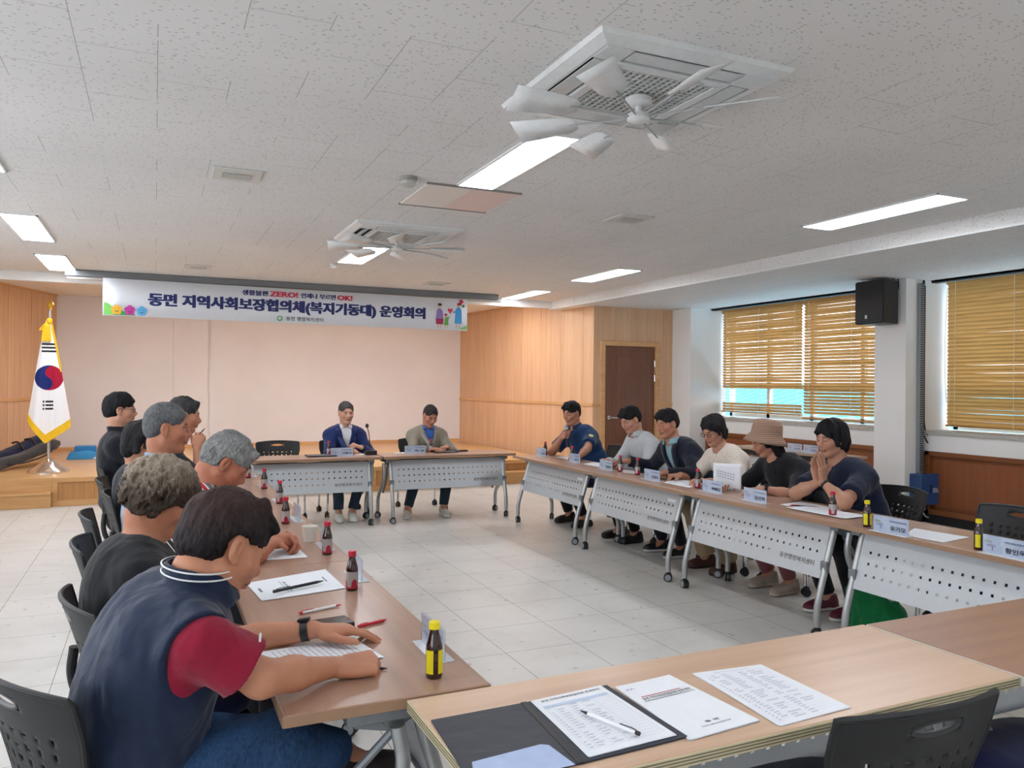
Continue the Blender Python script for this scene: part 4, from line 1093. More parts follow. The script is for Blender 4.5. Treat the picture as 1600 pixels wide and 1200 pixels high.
# ---- a hand: wrist at W, fingers along x of the frame, z the back of the hand, thumb towards side*y
FING = [(.026, .087, .041, .025, .021), (.005, .091, .045, .028, .022), (-.016, .087, .041, .026, .021), (-.035, .079, .032, .020, .019)]
POSES = {'flat': ((12, 14, 8), (12, 14, 8), (14, 16, 8), (16, 16, 10), (25, 5)), 'relaxed': ((28, 32, 18), (34, 36, 20), (40, 40, 22), (44, 40, 24), (28, 18)),
         'curl': ((48, 60, 35), (54, 66, 38), (58, 68, 40), (60, 66, 40), (35, 30)), 'grip': ((62, 82, 48), (66, 84, 50), (70, 84, 50), (72, 82, 50), (48, 38)),
         'pen': ((50, 48, 18), (58, 60, 30), (64, 72, 40), (66, 74, 42), (44, 26)), 'straight': ((4, 5, 3), (3, 4, 2), (4, 5, 3), (6, 6, 4), (12, 4))}
def hand_prims(F, W, R, side, pose='relaxed', k=1.0):
    P = lambda x, y, z: W+R@V3(x*k, y*side*k, z*k); pts = [W]
    for (y, x, *_), r in zip(FING, (.0125, .0125, .012, .0115)): F.cap(P(.006, y*.55, -.002), P(x, y, 0), .0135*k, r*k, .014*k)
    F.ell(P(.045, .0, -.006), np.array((.045, .036, .014))*k, R, .012*k); F.ell(P(.035, .028, -.012), np.array((.028, .014, .014))*k, R, .014*k)
    ps = POSES[pose] if isinstance(pose, str) else pose
    for (y, x, a, b, c), an, r in zip(FING, ps[:4], (.0088, .0090, .0086, .0076)):
        p = np.array((x, y, 0.)); th = 0; sp = y*.9
        for L_, d, rr in zip((a, b, c), an, (1, .92, .82)):
            th += R_(d); q = p+np.array((math.cos(th)*L_, sp*L_*(1 if th < 1.2 else .3), -math.sin(th)*L_))
            F.cap(P(*p), P(*q), r*rr*k, r*rr*.93*k, .003*k); p = q; pts.append(P(*q))
    ab, cu = ps[4]; a1 = R_(62-ab*.7); dn = R_(cu)
    p = np.array((.018, .022, -.010))
    for L_, da, rr in ((.042, 0, .0125), (.032, -14, .0105), (.026, -10, .0090)):
        a1 += R_(da); q = p+np.array((math.cos(a1)*L_*math.cos(dn), math.sin(a1)*L_*math.cos(dn), -math.sin(dn)*L_)); F.cap(P(*p), P(*q), rr*k, rr*.9*k, .006*k); p = q; pts.append(P(*q))
    return np.array(pts)
def ik(S, W, la, lb, pole):
    d = W-S; L = np.linalg.norm(d)
    if L > (la+lb)*.995: W = S+d/L*(la+lb)*.995; d = W-S; L = np.linalg.norm(d)
    a = (la*la-lb*lb+L*L)/(2*L); hh = math.sqrt(max(0, la*la-a*a)); n = d/L; pl = np.asarray(pole, float); pl = pl-n*(pl@n)
    return S+n*a+unit(pl)*hh, W

# ---- hair
def hair_field(style, seed=0, k=1.0):
    F = Field(); E = lambda c, r, kk=.02, op='u': F.ell(np.array(c)*k, np.array(r)*k, None, kk, op)
    C = lambda a, b, ra, rb=None, kk=.015: F.cap(np.array(a)*k, np.array(b)*k, ra*k, (ra if rb is None else rb)*k, kk)
    if style in ('short', 'crop', 'thin', 'swept', 'young'):
        t = {'short': .013, 'crop': .006, 'thin': .008, 'swept': .012, 'young': .018}[style]
        E((-.014, 0, .036), (.099+t*.7, .077+t*.8, .086+t)); E((-.058, 0, -.012), (.050+t*.6, .062+t*.5, .060), .03)
        if style in ('short', 'young'):
            for y in (-.045, -.015, .015, .045): C((.03, y*.9, .118), (.088, y, .085-(.02 if style == 'young' else .008)), .016, .010)
        if style == 'swept': C((.06, .05, .085), (.07, -.05, .095), .02, .018)
        fx = {'short': .060, 'crop': .047, 'thin': .040, 'swept': .055, 'young': .066}[style]
        E((.115, 0, -.030), (.115-fx, .085, .098+(.004 if style == 'short' else -.004 if style == 'young' else .012)), .006, 's')
        for s in (-1, 1):
            E((.004, s*.090, -.014), (.038, .035, .044), .006, 's'); E((.060, s*.072, -.045), (.048, .03, .075), .006, 's')
        F.plane((-.30, 0, -1), np.array((-.06, 0, -.070))*k)
        if style != 'crop':
            F.noise(.0045, (45, 45, 16), seed); F.noise(.003, (150, 150, 40), seed+1)
        else: F.noise(.0015, 120, seed)
    elif style == 'curly':
        E((-.018, 0, .040), (.118, .098, .098)); E((-.055, 0, -.015), (.072, .090, .080), .03)
        rr = np.random.default_rng(seed)
        for i in range(230):
            th = rr.uniform(-PI, PI); ph = rr.uniform(-.75, 1.3); d = np.array((math.cos(ph)*math.cos(th), math.cos(ph)*math.sin(th), math.sin(ph)))
            if d[0] > .55 and d[2] < .35: continue
            p = np.array((-.025, 0, .025))+d*np.array((.118, .098, .104)); tg = unit(np.cross(d, rr.normal(size=3)))
            q1 = p+tg*.018-np.array((0, 0, .012)); q2 = q1+unit(tg-d*.6)*.012-np.array((0, 0, .016))
            C(p, q1, .0085, .0075, .010); C(q1, q2, .0075, .004, .006)
        E((.115, 0, -.045), (.066, .082, .095), .008, 's')
        for s in (-1, 1): E((.050, s*.085, -.055), (.05, .04, .06), .008, 's')
        F.plane((-.35, 0, -1), np.array((-.06, 0, -.088))*k); F.noise(.006, (50, 50, 28), seed); F.noise(.0035, (140, 140, 60), seed+3)
    elif style in ('bob', 'bobpart', 'long'):
        E((-.016, 0, .042), (.112, .091, .098)); E((-.052, 0, -.02), (.068, .088, .098), .03)
        low = -.10 if style != 'long' else -.17
        for s in (-1, 1): C((-.02, s*.072, .03), (-.015, s*.078, low+.045), .03, .024); C((.03, s*.070, .06), (.028, s*.082, -.035 if style != 'bob' else -.02), .022, .014)
        C((-.065, -.04, -.04), (-.06, -.04, low+.02), .045, .03); C((-.065, .04, -.04), (-.06, .04, low+.02), .045, .03)
        if style == 'bobpart':
            C((.04, .0, .125), (.085, -.05, .055), .018, .012); C((.04, .02, .125), (.080, .065, .030), .022, .014)
        E((.125, 0, -.036), (.082 if style != 'bobpart' else .074, .066, .100), .01, 's')
        if style == 'bob':
            for y in (-.04, 0, .035): C((.03, y, .118), (.082, y*1.2+.01, .082), .016, .009)
        F.noise(.006, (30, 30, 9), seed); F.noise(.003, (140, 140, 22), seed+2)
    return F
def hair_mat(name, c1, c2, rough=.5, crown=None):
    key = ('hair', name)
    if key in MATS: return MATS[key]
    t = NT(name).p(.6, 0, .18); f = t.noise(t.coord((1, 1, .25)), 170, 4, .65, .6); g = t.noise(t.coord(), 16, 2)
    t.setc(t.ramp(t.math('ADD', t.math('MULTIPLY', f, .65), t.math('MULTIPLY', g, .35)), [(.34, c1), (.66, c2)])); t.bump(f, .55, .006)
    if crown:   # grown-out paler hair over the crown
        sp = t.n('ShaderNodeSeparateXYZ'); tc = t.n('ShaderNodeTexCoord'); t.l(tc.outputs['Generated'], sp.inputs[0]); z = t.math('ADD', sp.outputs[2], t.math('MULTIPLY', t.math('SUBTRACT', f, .5), .9))
        old = t.b.inputs['Base Color'].links[0].from_socket; t.setc(t.mix(t.ramp(z, [(.45, (0, 0, 0)), (.85, (.8, .8, .8))]), old, crown))
    MATS[key] = t.m; return t.m

def person(label, at, face, head, hrot=(0, 0, 0), wrists=None, hair=('short', '#18171a', '#2c2a2c'), skin='#c69075', top=None, build=1.0, seatz=.50, pel=0.0,
           poles=None, hands=('relaxed', 'relaxed'), hups=None, hdirs=None, legs=True, knees=None, ankles=None, shoes='#26262a', sole='#c9c9c6', trousers='#23252c', fine=False,
           lids=False, hk=1.0, collar=None, sleeve='short', jacket=None, glasses=None, watch=None, hat=None, neckline=.0, shoulder=.162, bulge=.05, brow='#2a2320', vest=None, ptex=None, lip='#b5766a', socks=None, ringf=None, shoelow=True, sag=0.0, flare=1.0, neck=.085, elbows=(None, None), crown=None):
    """One seated figure. World head centre and wrists; local frame faces +x about the seat at `at`."""
    ox, oy = at; ca, sa = math.cos(R_(face)), math.sin(R_(face)); Rz = np.array([[ca, -sa, 0], [sa, ca, 0], [0, 0, 1]])
    loc = lambda p: Rz.T@(np.asarray(p, float)-V3(ox, oy, 0))
    root = thing('person', label, 'person', (ox, oy, 0), R_(face))
    H = loc(head); R = euler(*hrot); b = build
    P0 = V3(pel, 0, seatz+.07)
    nt = H+R@V3(-.030, 0, -.078)*hk; sd = unit(nt-P0-V3(.05, 0, 0)); nb = nt-unit(unit(nt-P0)*.6+V3(-.15, 0, .5))*neck
    mid = (P0+nb)/2+V3(-bulge, 0, 0)
    S = lambda t: (1-t)**2*P0+2*t*(1-t)*mid+t*t*nb
    T = lambda t: unit(2*(1-t)*(mid-P0)+2*t*(nb-mid))
    lat = unit(V3(0, 1, 0)+V3(0, 0, 0)); sh = S(.90)
    shl = [sh+lat*s*shoulder*b-T(.9)*.062+V3(.012, 0, -sag) for s in (1, -1)]
    wr = [loc(w) if w is not None else None for w in (wrists or (None, None))]
    poles = poles or (V3(-.3, .6, -.6), V3(-.3, -.6, -.6)); la, lb = .285*hk, .25*hk
    arms = []
    for i in (0, 1):
        W = wr[i] if wr[i] is not None else S(.05)+V3(.30, (1-2*i)*.14, .02)
        e, W = ik(shl[i], W, la, lb, poles[i]) if elbows[i] is None else (loc(elbows[i]), W); arms.append((shl[i], e, W))
    TOR = [(0, .118, .168, .10), (.22, .118, .158, .10), (.45, .120, .158, .11), (.66, .122, .165, .11), (.82, .100, .150, .085)]
    def torso(F, inf, k=.05, lo=0):
        for t, rx, ry, rz in TOR[lo:]:
            tg = T(t); Rt = np.stack([unit(np.cross(lat, tg)), lat, tg], 1); F.ell(S(t), (rx*b+inf, ry*b+inf, rz+inf), Rt, k)
        for s in (0, 1): F.cap(nb-T(1)*.045, shl[s], .040+inf*.8, .050*b+inf, .05)
    # ---- body: skin, one continuous surface (finer over head and hands)
    F = Field()
    for t in (.15, .4, .65, .85): F.ell(S(t), (.07, .10, .09), None, .05)
    F.cap(S(.82), nb, .05, .052*hk, .04); F.cap(nb-T(1)*.02, nt, .056*b*hk, .052*hk, .03); F.cap(nt, H+R@V3(-.028, 0, -.02)*hk, .053*hk, .052*hk, .03)
    head_prims(F, H, R, hk)
    boxes = []; e3 = np.array((.115, .105, .14))*hk; ext = np.abs(R)@e3; boxes.append((H-ext, H+ext))
    hb = []
    for i in (0, 1):
        s_, e, W = arms[i]; sd_ = 1-2*i
        F.cap(nb-T(1)*.04, s_, .03, .04, .03); F.cap(s_, e, .043*b, .039*b, .02); F.cap(e, e+(W-e)*.45, .041*b, .037*b, .02); F.cap(e+(W-e)*.4, W, .037*b, .025*b, .02)
        up = (hups[i] if hups and hups[i] is not None else V3(0, 0, 1)); dr = (Rz.T@np.asarray(hdirs[i], float) if hdirs and hdirs[i] is not None else W-e)
        up = Rz.T@np.asarray(up, float); Rh = frame(dr, up)
        pts = hand_prims(F, W+unit(dr)*.012, Rh, -sd_, hands[i], .98*hk if b < 1.05 else 1.03*hk); hb.append((W, Rh)); boxes.append((pts.min(0)-.028, pts.max(0)+.028))
    if legs:
        hips = [P0+V3(.03, s*.09*b, -.03) for s in (1, -1)]
        kn = [V3(pel+.42, s*.12, seatz+.01) for s in (1, -1)] if knees is None else [loc(q) for q in knees]
        an = [V3(pel+.40, s*.12, .10) for s in (1, -1)] if ankles is None else [loc(q) for q in ankles]
        for s in (0, 1): F.cap(S(.1), hips[s], .06, .06, .04); F.cap(hips[s], kn[s], .05, .045, .03); F.cap(kn[s], an[s], .042, .032, .02); F.cap(an[s], an[s]+V3(.08, 0, -.05), .030, .026, .02)
    fh = (.0026, .0024) if fine else (.0034, .0034)
    Vs, Qs = [], []; nv = 0
    done = []
    for bi, (a, c) in enumerate(boxes):
        h_ = fh[0] if bi == 0 else fh[1]; a_, c_ = a-.006, c+.006
        v, q = F.mesh(h_, a_-h_*2, c_+h_*2, inside=(a_, c_), outside=done); done.append((a_, c_))
        if len(q): Vs.append(v); Qs.append(q+nv); nv += len(v)
    lo, hi = F.bounds(.02); v, q = F.mesh(.0095 if not fine else .007, lo, hi, outside=done)
    Vs.append(v); Qs.append(q+nv); V = np.concatenate(Vs); Q = np.concatenate(Qs)
    Cc = head_colours(V, H, R, hk, skin, lip, brow, lids=lids)
    for i in (0, 1):   # knuckles and nails a little pinker
        W, Rh = hb[i]; d = np.linalg.norm(V-(W+Rh@V3(.09, 0, -.01)), axis=1); m = d < .03; Cc[m] = Cc[m]*.88+np.array(lin('#b9735f'))*.12
    npmesh('body', V, Q, vcol('skin', .52, .35, .06, (90, .12, .004, (1, 1, 1))), root, Cc)
    # ---- upper clothing
    def sleeves(F, inf, kind):
        for i in (0, 1):
            s_, e, W = arms[i]
            n_ = unit(e-s_); nf = unit(W-e)
            if kind == 'short': F.cap(s_, s_+(e-s_)*.85, (.050 if vest else .053)*b+inf, .064*b+inf, .02 if vest else .055, clip=(n_, s_+(e-s_)*.72))
            elif kind == 'half': F.cap(s_, e+(e-s_)*.1, .053*b+inf, .056*b+inf, .055, clip=(n_, s_+(e-s_)*.96))
            elif kind == 'elbow': F.cap(s_, e, .053*b+inf, .053*b+inf, .055); F.cap(e, e+(W-e)*.5, .056*b+inf, .050*b+inf, .02, clip=(nf, e+(W-e)*.28))
            elif kind == 'long': F.cap(s_, e, .052*b+inf, .048*b+inf, .055); F.cap(e, W, .050*b+inf, .034*b+inf, .02, clip=(nf, e+(W-e)*.90))
    nax = unit(nt-nb)
    def neckcut(F, r, drop, off=0.0):
        a0 = nb+nax*(.012-drop); F.cap(a0+nax*.0+V3(.012+off, 0, 0), nt+nax*.1+V3(.03, 0, 0), r, r+.02, .004, 's')
    def seat_cut(F): F.plane((0, 0, -1), V3(0, 0, seatz-.035))
    def ringcollar(F, r, rr, h0, h1, gap=35, tilt=0.012):
        Rn = frame(nax, V3(-1, 0, .2)); ux = unit(V3(1, 0, 0)-nax*nax[0]); uy = np.cross(nax, ux); pr = None
        for q in range(25):
            a = R_(gap)+(2*PI-2*R_(gap))*q/24; hgt = h1-.02*(1+math.cos(a))*.5
            p0 = nb+nax*h0+ux*math.cos(a)*(r+.012)+uy*math.sin(a)*(r+.010)+ux*tilt; p1 = nb+nax*(h0+hgt)+ux*math.cos(a)*r+uy*math.sin(a)*r
            F.cap(p0, p1, rr, rr*.8, .006)
            if pr is not None: F.cap((pr[0]+p0)/2, (pr[1]+p1)/2, rr, rr*.8, .006)
            pr = (p0, p1)
    vh = .0075 if not fine else .006
    def front_v(w_top, z_btn, deep=.3):
        """an open jacket front: |y| under a width that grows from the button up to the neck"""
        pb = S(z_btn); pt = nb; ax = pt-pb; L = np.linalg.norm(ax); ax = ax/L; fx = unit(V3(1, 0, 0)-ax*ax[0]); y_ = np.cross(ax, fx)
        def d(P):
            q = P-pb.astype(np.float32); u = (q@ax.astype(np.float32))/L; w = np.where(u > 0, w_top*np.clip(u, 0, 1.3)**.8+.003, .004); f_ = q@fx.astype(np.float32)
            return np.maximum(np.abs(q@y_.astype(np.float32))-w, np.maximum(-(f_-.01), -u-.9))
        return d
    F = Field(); inner = sleeve if jacket is None and vest is None else ('short' if vest else 'none')
    torso(F, .014, .05); 
    if inner != 'none': sleeves(F, .010, inner)
    if vest: pass
    neckcut(F, .050*b*hk+neckline, .0+neckline*.4); seat_cut(F)
    if collar: ringcollar(F, .060*hk*b, .0085, -.016, .052)
    F.noise(.004, (16, 16, 9), 3+int(ox*7)); F.noise(.0022, (40, 40, 22), 9)
    v, q = F.mesh(vh if not vest else .0045); shirt_mat = top if hasattr(top, 'name') else fabric('shirt_cloth', top)
    npmesh('shirt', v, q, shirt_mat, root)
    if vest:
        F = Field(); torso(F, .026, .05)
        for s in (0, 1): F.ell(shl[s]+V3(.0, (1-2*s)*.045, -.05), (.115, .060, .135), None, .012, 's')
        neckcut(F, .056*b, .0); F.plane((0, 0, -1), V3(0, 0, seatz-.055)); ringcollar(F, .068*b, .010, -.020, .090, 30)
        F.noise(.006, (13, 13, 8), 5); F.noise(.003, (36, 36, 18), 6); v, q = F.mesh(.006); npmesh('vest', v, q, vest, root)
        return_col = (nb, nax)
    if jacket:
        F = Field(); torso(F, .023, .05); sleeves(F, .011, 'long')
        F.cut(front_v(.060, .42), nb-.4, nb+.35, .004); neckcut(F, .060*b, .0); seat_cut(F)
        F.noise(.006, (13, 13, 8), 4+int(oy*5)); F.noise(.003, (36, 36, 18), 8); v, q = F.mesh(vh); npmesh('jacket', v, q, jacket, root)
        # lapels: a folded strip lying on the jacket along each side of the opening
        lp = MB(); pb = S(.42); ax = nb-pb; L_ = np.linalg.norm(ax); ax = ax/L_; fx = unit(V3(1, 0, 0)-ax*ax[0]); y_ = np.cross(ax, fx)
        q_ = v-pb; U, Y, Fd = q_@ax, q_@y_, q_@fx
        def surf(u, y):
            m_ = (np.abs(U-u) < .02) & (np.abs(Y-y) < .012) & (Fd > 0)
            return Fd[m_].max() if m_.any() else None
        for s in (1, -1):
            pr = []
            for t_ in np.linspace(.02, 1.0, 12):
                u = t_*L_; w0 = .060*t_**.8+.004; wide = .012+.045*math.sin(min(1, t_*1.1)*PI*.62)
                if t_ > .72 and t_ < .8: wide *= .72
                f0, f1 = surf(u, s*(w0+.008)), surf(u, s*(w0+wide))
                if f0 is None or f1 is None: continue
                pr.append((pb+ax*u+y_*s*(w0-.002)+fx*(f0+.006), pb+ax*u+y_*s*(w0+wide)+fx*(f1+.006)))
            if len(pr) > 2: lp.add([p for z_ in pr for p in z_], [(2*i, 2*i+1, 2*i+3, 2*i+2) for i in range(len(pr)-1)])
        lo_ = obj('lapel', lp, jacket, root, 180); sd_m = lo_.modifiers.new('thickness', 'SOLIDIFY'); sd_m.thickness = .007; sd_m.offset = 0
    # ---- trousers and shoes
    if legs:
        F = Field(); F.ell(P0+V3(0, 0, -.01), (.135*b, .180*b, .10), None, .04)
        for s in (0, 1):
            n_ = unit(an[s]-kn[s])
            F.cap(hips[s], kn[s], .092*b, .070*b, .04); F.cap(kn[s], an[s]+n_*.03, .068*b, .050*flare, .03, clip=(n_, an[s]-n_*.02))
        F.noise(.006, (14, 14, 9), 21); v, q = F.mesh(.010); npmesh('trousers', v, q, trousers if hasattr(trousers, 'name') else fabric('trouser_cloth', trousers), root)
        for s in (0, 1):
            dx = unit(V3(an[s][0]-P0[0], an[s][1]-hips[s][1], 0)+V3(.3, 0, 0)) if knees is None else unit(an[s]+V3(.25, 0, 0)-V3(P0[0], hips[s][1], 0)); dx[2] = 0; dx = unit(dx); A_ = an[s]*1.0; zz = A_[2]-.095 if shoelow else 0
            base = V3(A_[0], A_[1], zz); Rs = frame(dx, V3(0, 0, 1))
            F = Field(); q_ = lambda x, y, z: base+Rs@V3(x, y, z)
            F.ell(q_(-.035, 0, .045), (.045, .036, .045), Rs, .03); F.ell(q_(.05, 0, .040), (.085, .040, .040), Rs, .04); F.ell(q_(.13, 0, .030), (.062, .044, .032), Rs, .04); F.cap(q_(-.02, 0, .06), q_(-.02, 0, .10), .040, .042, .03)
            F.cap(q_(-.05, 0, .014), q_(.15, 0, .014), .036, .042, .012); F.plane((0, 0, -1), base+V3(0, 0, .001)); F.plane((0, 0, 1), base+V3(0, 0, .102))
            v, q = F.mesh(.006); zc = v[:, 2]-base[2]; C = np.where((zc < .020)[:, None], np.array(lin(sole)), np.array(lin(shoes)))
            npmesh('shoe', v, q, vcol('shoe_leather', .5, .4, 0, (60, .15, .004, (1, 1, 1))), root, C)
    # ---- hair, hat, glasses, watch
    if hair:
        st, c1, c2 = hair[:3]; F = hair_field(st, int(abs(ox*31+oy*17)) % 97, hk)
        if hat: F.plane((.1, 0, 1), (0, 0, .02))
        v, q = F.mesh(.0042 if not fine else .0032)
        npmesh('hair', H+v@R.T, q, hair_mat('hair_'+c1.strip('#')+c2.strip('#'), c1, c2, .5, crown), root)
    M = Matrix([[*R[0], H[0]], [*R[1], H[1]], [*R[2], H[2]], [0, 0, 0, 1]])
    if glasses:
        m = MB(); s_ = .031*hk
        for e in (-1, 1):
            m.tube([(.103*hk, e*s_+.021*math.cos(t), .0+.017*math.sin(t)) for t in np.linspace(0, 2*PI, 19)], .0013 if glasses != 'thick' else .0022, 6, False)
            m.tube([(.103*hk, e*(s_+.021), .006), (.075*hk, e*.071*hk, .008), (-.005, e*.083*hk, .008), (-.02, e*.083*hk, -.008)], .0015, 6)
        m.tube([(.103*hk, -.011, .004), (.106*hk, 0, .007), (.103*hk, .011, .004)], .0013, 6); m.xf(M)
        g = obj('spectacles', m, plain('spectacle_frame', '#3a3536', .35, .4), root)
        l_ = MB()
        for e in (-1, 1): l_.add([(.103*hk, e*s_+.020*math.cos(t), .016*math.sin(t)) for t in np.linspace(0, 2*PI, 17)[:-1]], [tuple(range(16))])
        l_.xf(M); obj('lenses', l_, glassy('spectacle_lens', '#f0f4f6', .1), g, None)
    if hat:
        m = MB(); prof = [(.172, -.040), (.160, -.016), (.128, .026), (.122, .036), (.120, .07), (.114, .115), (.102, .145), (.06, .160), (.001, .164)]
        m.lathe(prof, (-.012, 0, 0), 40, sx=1.08, sy=.95); Hm = euler(hrot[0], -8, -3); Mh = Matrix([[*Hm[0], H[0]], [*Hm[1], H[1]], [*Hm[2], H[2]+.012], [0, 0, 0, 1]]); m.xf(Mh @ Matrix.Scale(.90, 4))
        h_ = obj('bucket_hat', m, hat, root, 180); sd_m = h_.modifiers.new('thickness', 'SOLIDIFY'); sd_m.thickness = .004
    if watch:
        for i in watch:
            s_, e, W = arms[i]; d = unit(W-e); c = W-d*.022; _, Rh = hb[i]; Rw = np.stack([unit(np.cross(d, Rh[:, 2])), unit(Rh[:, 2]-d*(d@Rh[:, 2])), d], 1)
            Mw = Matrix([[*Rw[0], c[0]], [*Rw[1], c[1]], [*Rw[2], c[2]], [0, 0, 0, 1]])
            m = MB(); m.lathe([(.0295, -.011), (.0315, -.011), (.0315, .011), (.0295, .011)], (0, 0, 0), 28, sx=1.04, sy=.98); m.xf(Mw); w_ = obj('watch_strap', m, M_DARK, root, 40)
            m = MB(); m.box((0, .033, 0), (.034, .010, .036)); m.xf(Mw); obj('watch_case', m, plain('watch_case', '#17181c', .25), w_, None, .004)
    root_info = dict(root=root, S=S, T=T, nb=nb, nax=nax, arms=arms, hands=hb, R=R, H=H, shl=shl, Rz=Rz, o=V3(ox, oy, 0), lat=lat, P0=P0, b=b)
    return root_info
def world_pt(I, p): return I['Rz']@np.asarray(p)+I['o']

# ------------------------------------------------------------------ the people
def stripes_mat():
    t = NT('striped_shirt').p(.8, 0, .2); tc = t.n('ShaderNodeTexCoord'); sp = t.n('ShaderNodeSeparateXYZ'); t.l(tc.outputs['Object'], sp.inputs[0])
    d = t.math('ADD', t.math('MULTIPLY', sp.outputs[0], .75), t.math('MULTIPLY', sp.outputs[2], .55)); d = t.math('ADD', d, t.math('MULTIPLY', sp.outputs[1], .25))
    f = t.math('FRACT', t.math('MULTIPLY', d, 13))
    x = t.n('ShaderNodeValToRGB'); x.color_ramp.interpolation = 'CONSTANT'; e = x.color_ramp.elements
    st = [(0, '#3a3638'), (.16, '#e6e2e0'), (.22, '#b0303f'), (.42, '#e6e2e0'), (.48, '#6f6a6c'), (.7, '#ded9d8'), (.76, '#2e2b2d'), (.94, '#ded9d8')]
    while len(e) < len(st): e.new(.5)
    for el, (p, c) in zip(e, st): el.position = p; el.color = rgba(c)
    t.l(f, x.inputs[0]); t.setc(x.outputs[0]); t.bump(t.noise(t.coord(), 9, 3), .3, .02); return t.m
def floral_mat():
    t = NT('floral_blouse').p(.85, 0, .2); vo = t.n('ShaderNodeTexVoronoi'); vo.inputs['Scale'].default_value = 85; t.l(t.coord((1, 1, .7)), vo.inputs['Vector'])
    n = t.noise(t.coord(), 150, 2); m = t.math('LESS_THAN', t.math('ADD', vo.outputs['Distance'], t.math('MULTIPLY', n, .6)), .58)
    t.setc(t.mix(t.math('MULTIPLY', m, .55), '#d9cfc3', '#a08d82')); t.bump(t.noise(t.coord(), 9, 3), .3, .02); return t.m
def hat_mat():
    t = NT('knit_hat').p(.9, 0, .1); w = t.n('ShaderNodeTexWave', bands_direction='Z'); w.inputs['Scale'].default_value = 22; w.inputs['Distortion'].default_value = .6; t.l(t.coord(), w.inputs['Vector'])
    t.setc(t.ramp(w.outputs['Fac'], [(.0, '#8a6d5c'), (.5, '#a98b78')])); t.bump(w.outputs['Fac'], .4, .006); return t.m
def denim():
    t = NT('blue_denim').p(.85, 0, .2); n = t.noise(t.coord((1, 1, .3)), 160, 3); g = t.noise(t.coord(), 6, 3)
    t.setc(t.ramp(t.math('ADD', t.math('MULTIPLY', n, .4), t.math('MULTIPLY', g, .6)), [(.3, '#16273f'), (.7, '#33557e')])); t.bump(g, .3, .03); return t.m
A3 = lambda *a: np.array(a, float)
NAVYV = fabric('navy_vest_nylon', '#17253f', .55, wr=.4, wscale=11); CRIM = fabric('crimson_knit', '#8a1833', wr=.3)
I1 = person('person in navy vest over a crimson shirt writing at the near left table', (-.06, 2.17), 16, (.165, 2.15, 1.085), (4, 30, -4),
    ((.435, 2.395, .765), (.435, 2.095, .752)), ('short', '#0d0c10', '#2c2528'), '#c48a6c', CRIM, 1.09, vest=NAVYV, pel=.02, hands=('flat', 'pen'), fine=True, hk=1.06, lids=True,
    hdirs=((1, -.12, -.08), (1, .08, -.02)), hups=((0, .1, 1), (0, -.35, 1)), poles=(A3(-.1, .7, -.5), A3(-.15, -.75, -.55)), watch=(0,), trousers=denim(), shoes='#2b2322', sole='#8b857c',
    knees=((.33, 2.2, .52), (.30, 2.04, .60)), ankles=((.18, 2.3, .10), (.47, 2.14, .50)), shoelow=True, bulge=.075, shoulder=.172, sag=-.01, neck=.05, crown='#3f2d29', elbows=(None, (.235, 1.95, .80)))
# white double stripe round the vest collar
m = MB(); nb, nax, b = I1['nb'], I1['nax'], I1['b']; ux = unit(A3(1, 0, 0)-nax*nax[0]); uy = np.cross(nax, ux)
for hh in (.062, .077):
    pts = []
    for q in range(29):
        a = R_(52)+(2*PI-2*R_(52))*q/28; hg = (.09-.02*(1+math.cos(a))*.5); f = hh/.09; r = .068*b+.012*(1-f)+.0106
        pts.append(tuple(nb+nax*(-.020+hg*f+.02*f)+ux*math.cos(a)*r+uy*math.sin(a)*r+ux*.012*(1-f)))
    m.tube(pts, .0022, 6)
obj('collar_stripe', m, M_PLASTIC, I1['root'])
# wedding ring on the writing hand, small emblem on the sleeve
W, Rh = I1['hands'][1]
m = MB(); m.tube([tuple(W+Rh@A3(.108, .018*-1*-1*0+.017*1, -.010)+Rh@A3(0, .0095*math.cos(t), .0095*math.sin(t))) for t in np.linspace(0, 2*PI, 17)], .0013, 6); obj('ring', m, M_CHROME, I1['root'])
s_, e_, _ = I1['arms'][1]; dd = unit(e_-s_); p_ = s_+(e_-s_)*.60; out = unit(A3(.75, -.5, .55)-dd*(A3(.75, -.5, .55)@dd)); sd_ = np.cross(dd, out)
m = MB(); c_ = p_+out*.083
for k_ in range(5):
    a = c_+sd_*(-.012+.005*k_); m.box(tuple(a), (.004, .004, .010))
obj('sleeve_emblem', m, M_PLASTIC, I1['root'], None)

I2 = person('person with short curly greying hair in a black top, head bent low', (-.03, 2.87), 6, (.03, 2.9, 1.112), (4, 28, 2), (None, None),
    ('curly', '#17120f', '#5a4c40'), '#b97f62', '#17181d', 1.02, sleeve='half', fine=True, hk=.99, lids=True, poles=(A3(-.1, .7, -.6), A3(-.1, -.7, -.6)), bulge=.10, neckline=.028, shoulder=.17, sag=.0, neck=.078, crown='#9c8f7e')
I3 = person('person with swept grey hair in a striped shirt leaning over the left table', (.0, 3.74), 0, (.30, 3.80, 1.14), (-2, 40, 0), ((.50, 3.78, .775), (.49, 3.70, .775)),
    ('swept', '#3e3f41', '#a2a3a1'), '#b4735a', stripes_mat(), 1.05, hands=('curl', 'curl'), hk=1.03, lids=True, fine=True, poles=(A3(-.1, .8, -.5), A3(-.1, -.9, -.35)), hdirs=((.8, -.55, .1), (.8, .5, .1)), hups=((0, .6, 1), (0, -.6, 1)), collar=True, bulge=.13, sag=.03)
I4 = person('person with close-cropped grey hair in a light blue collared shirt', (.0, 4.55), 0, (.064, 4.55, 1.257), (-6, 6, 0), ((.36, 4.66, .76), (.36, 4.44, .76)),
    ('crop', '#2e3033', '#77797b'), '#b67a5e', '#8fa6bd', 1.08, collar=True, hk=1.05, bulge=.05)
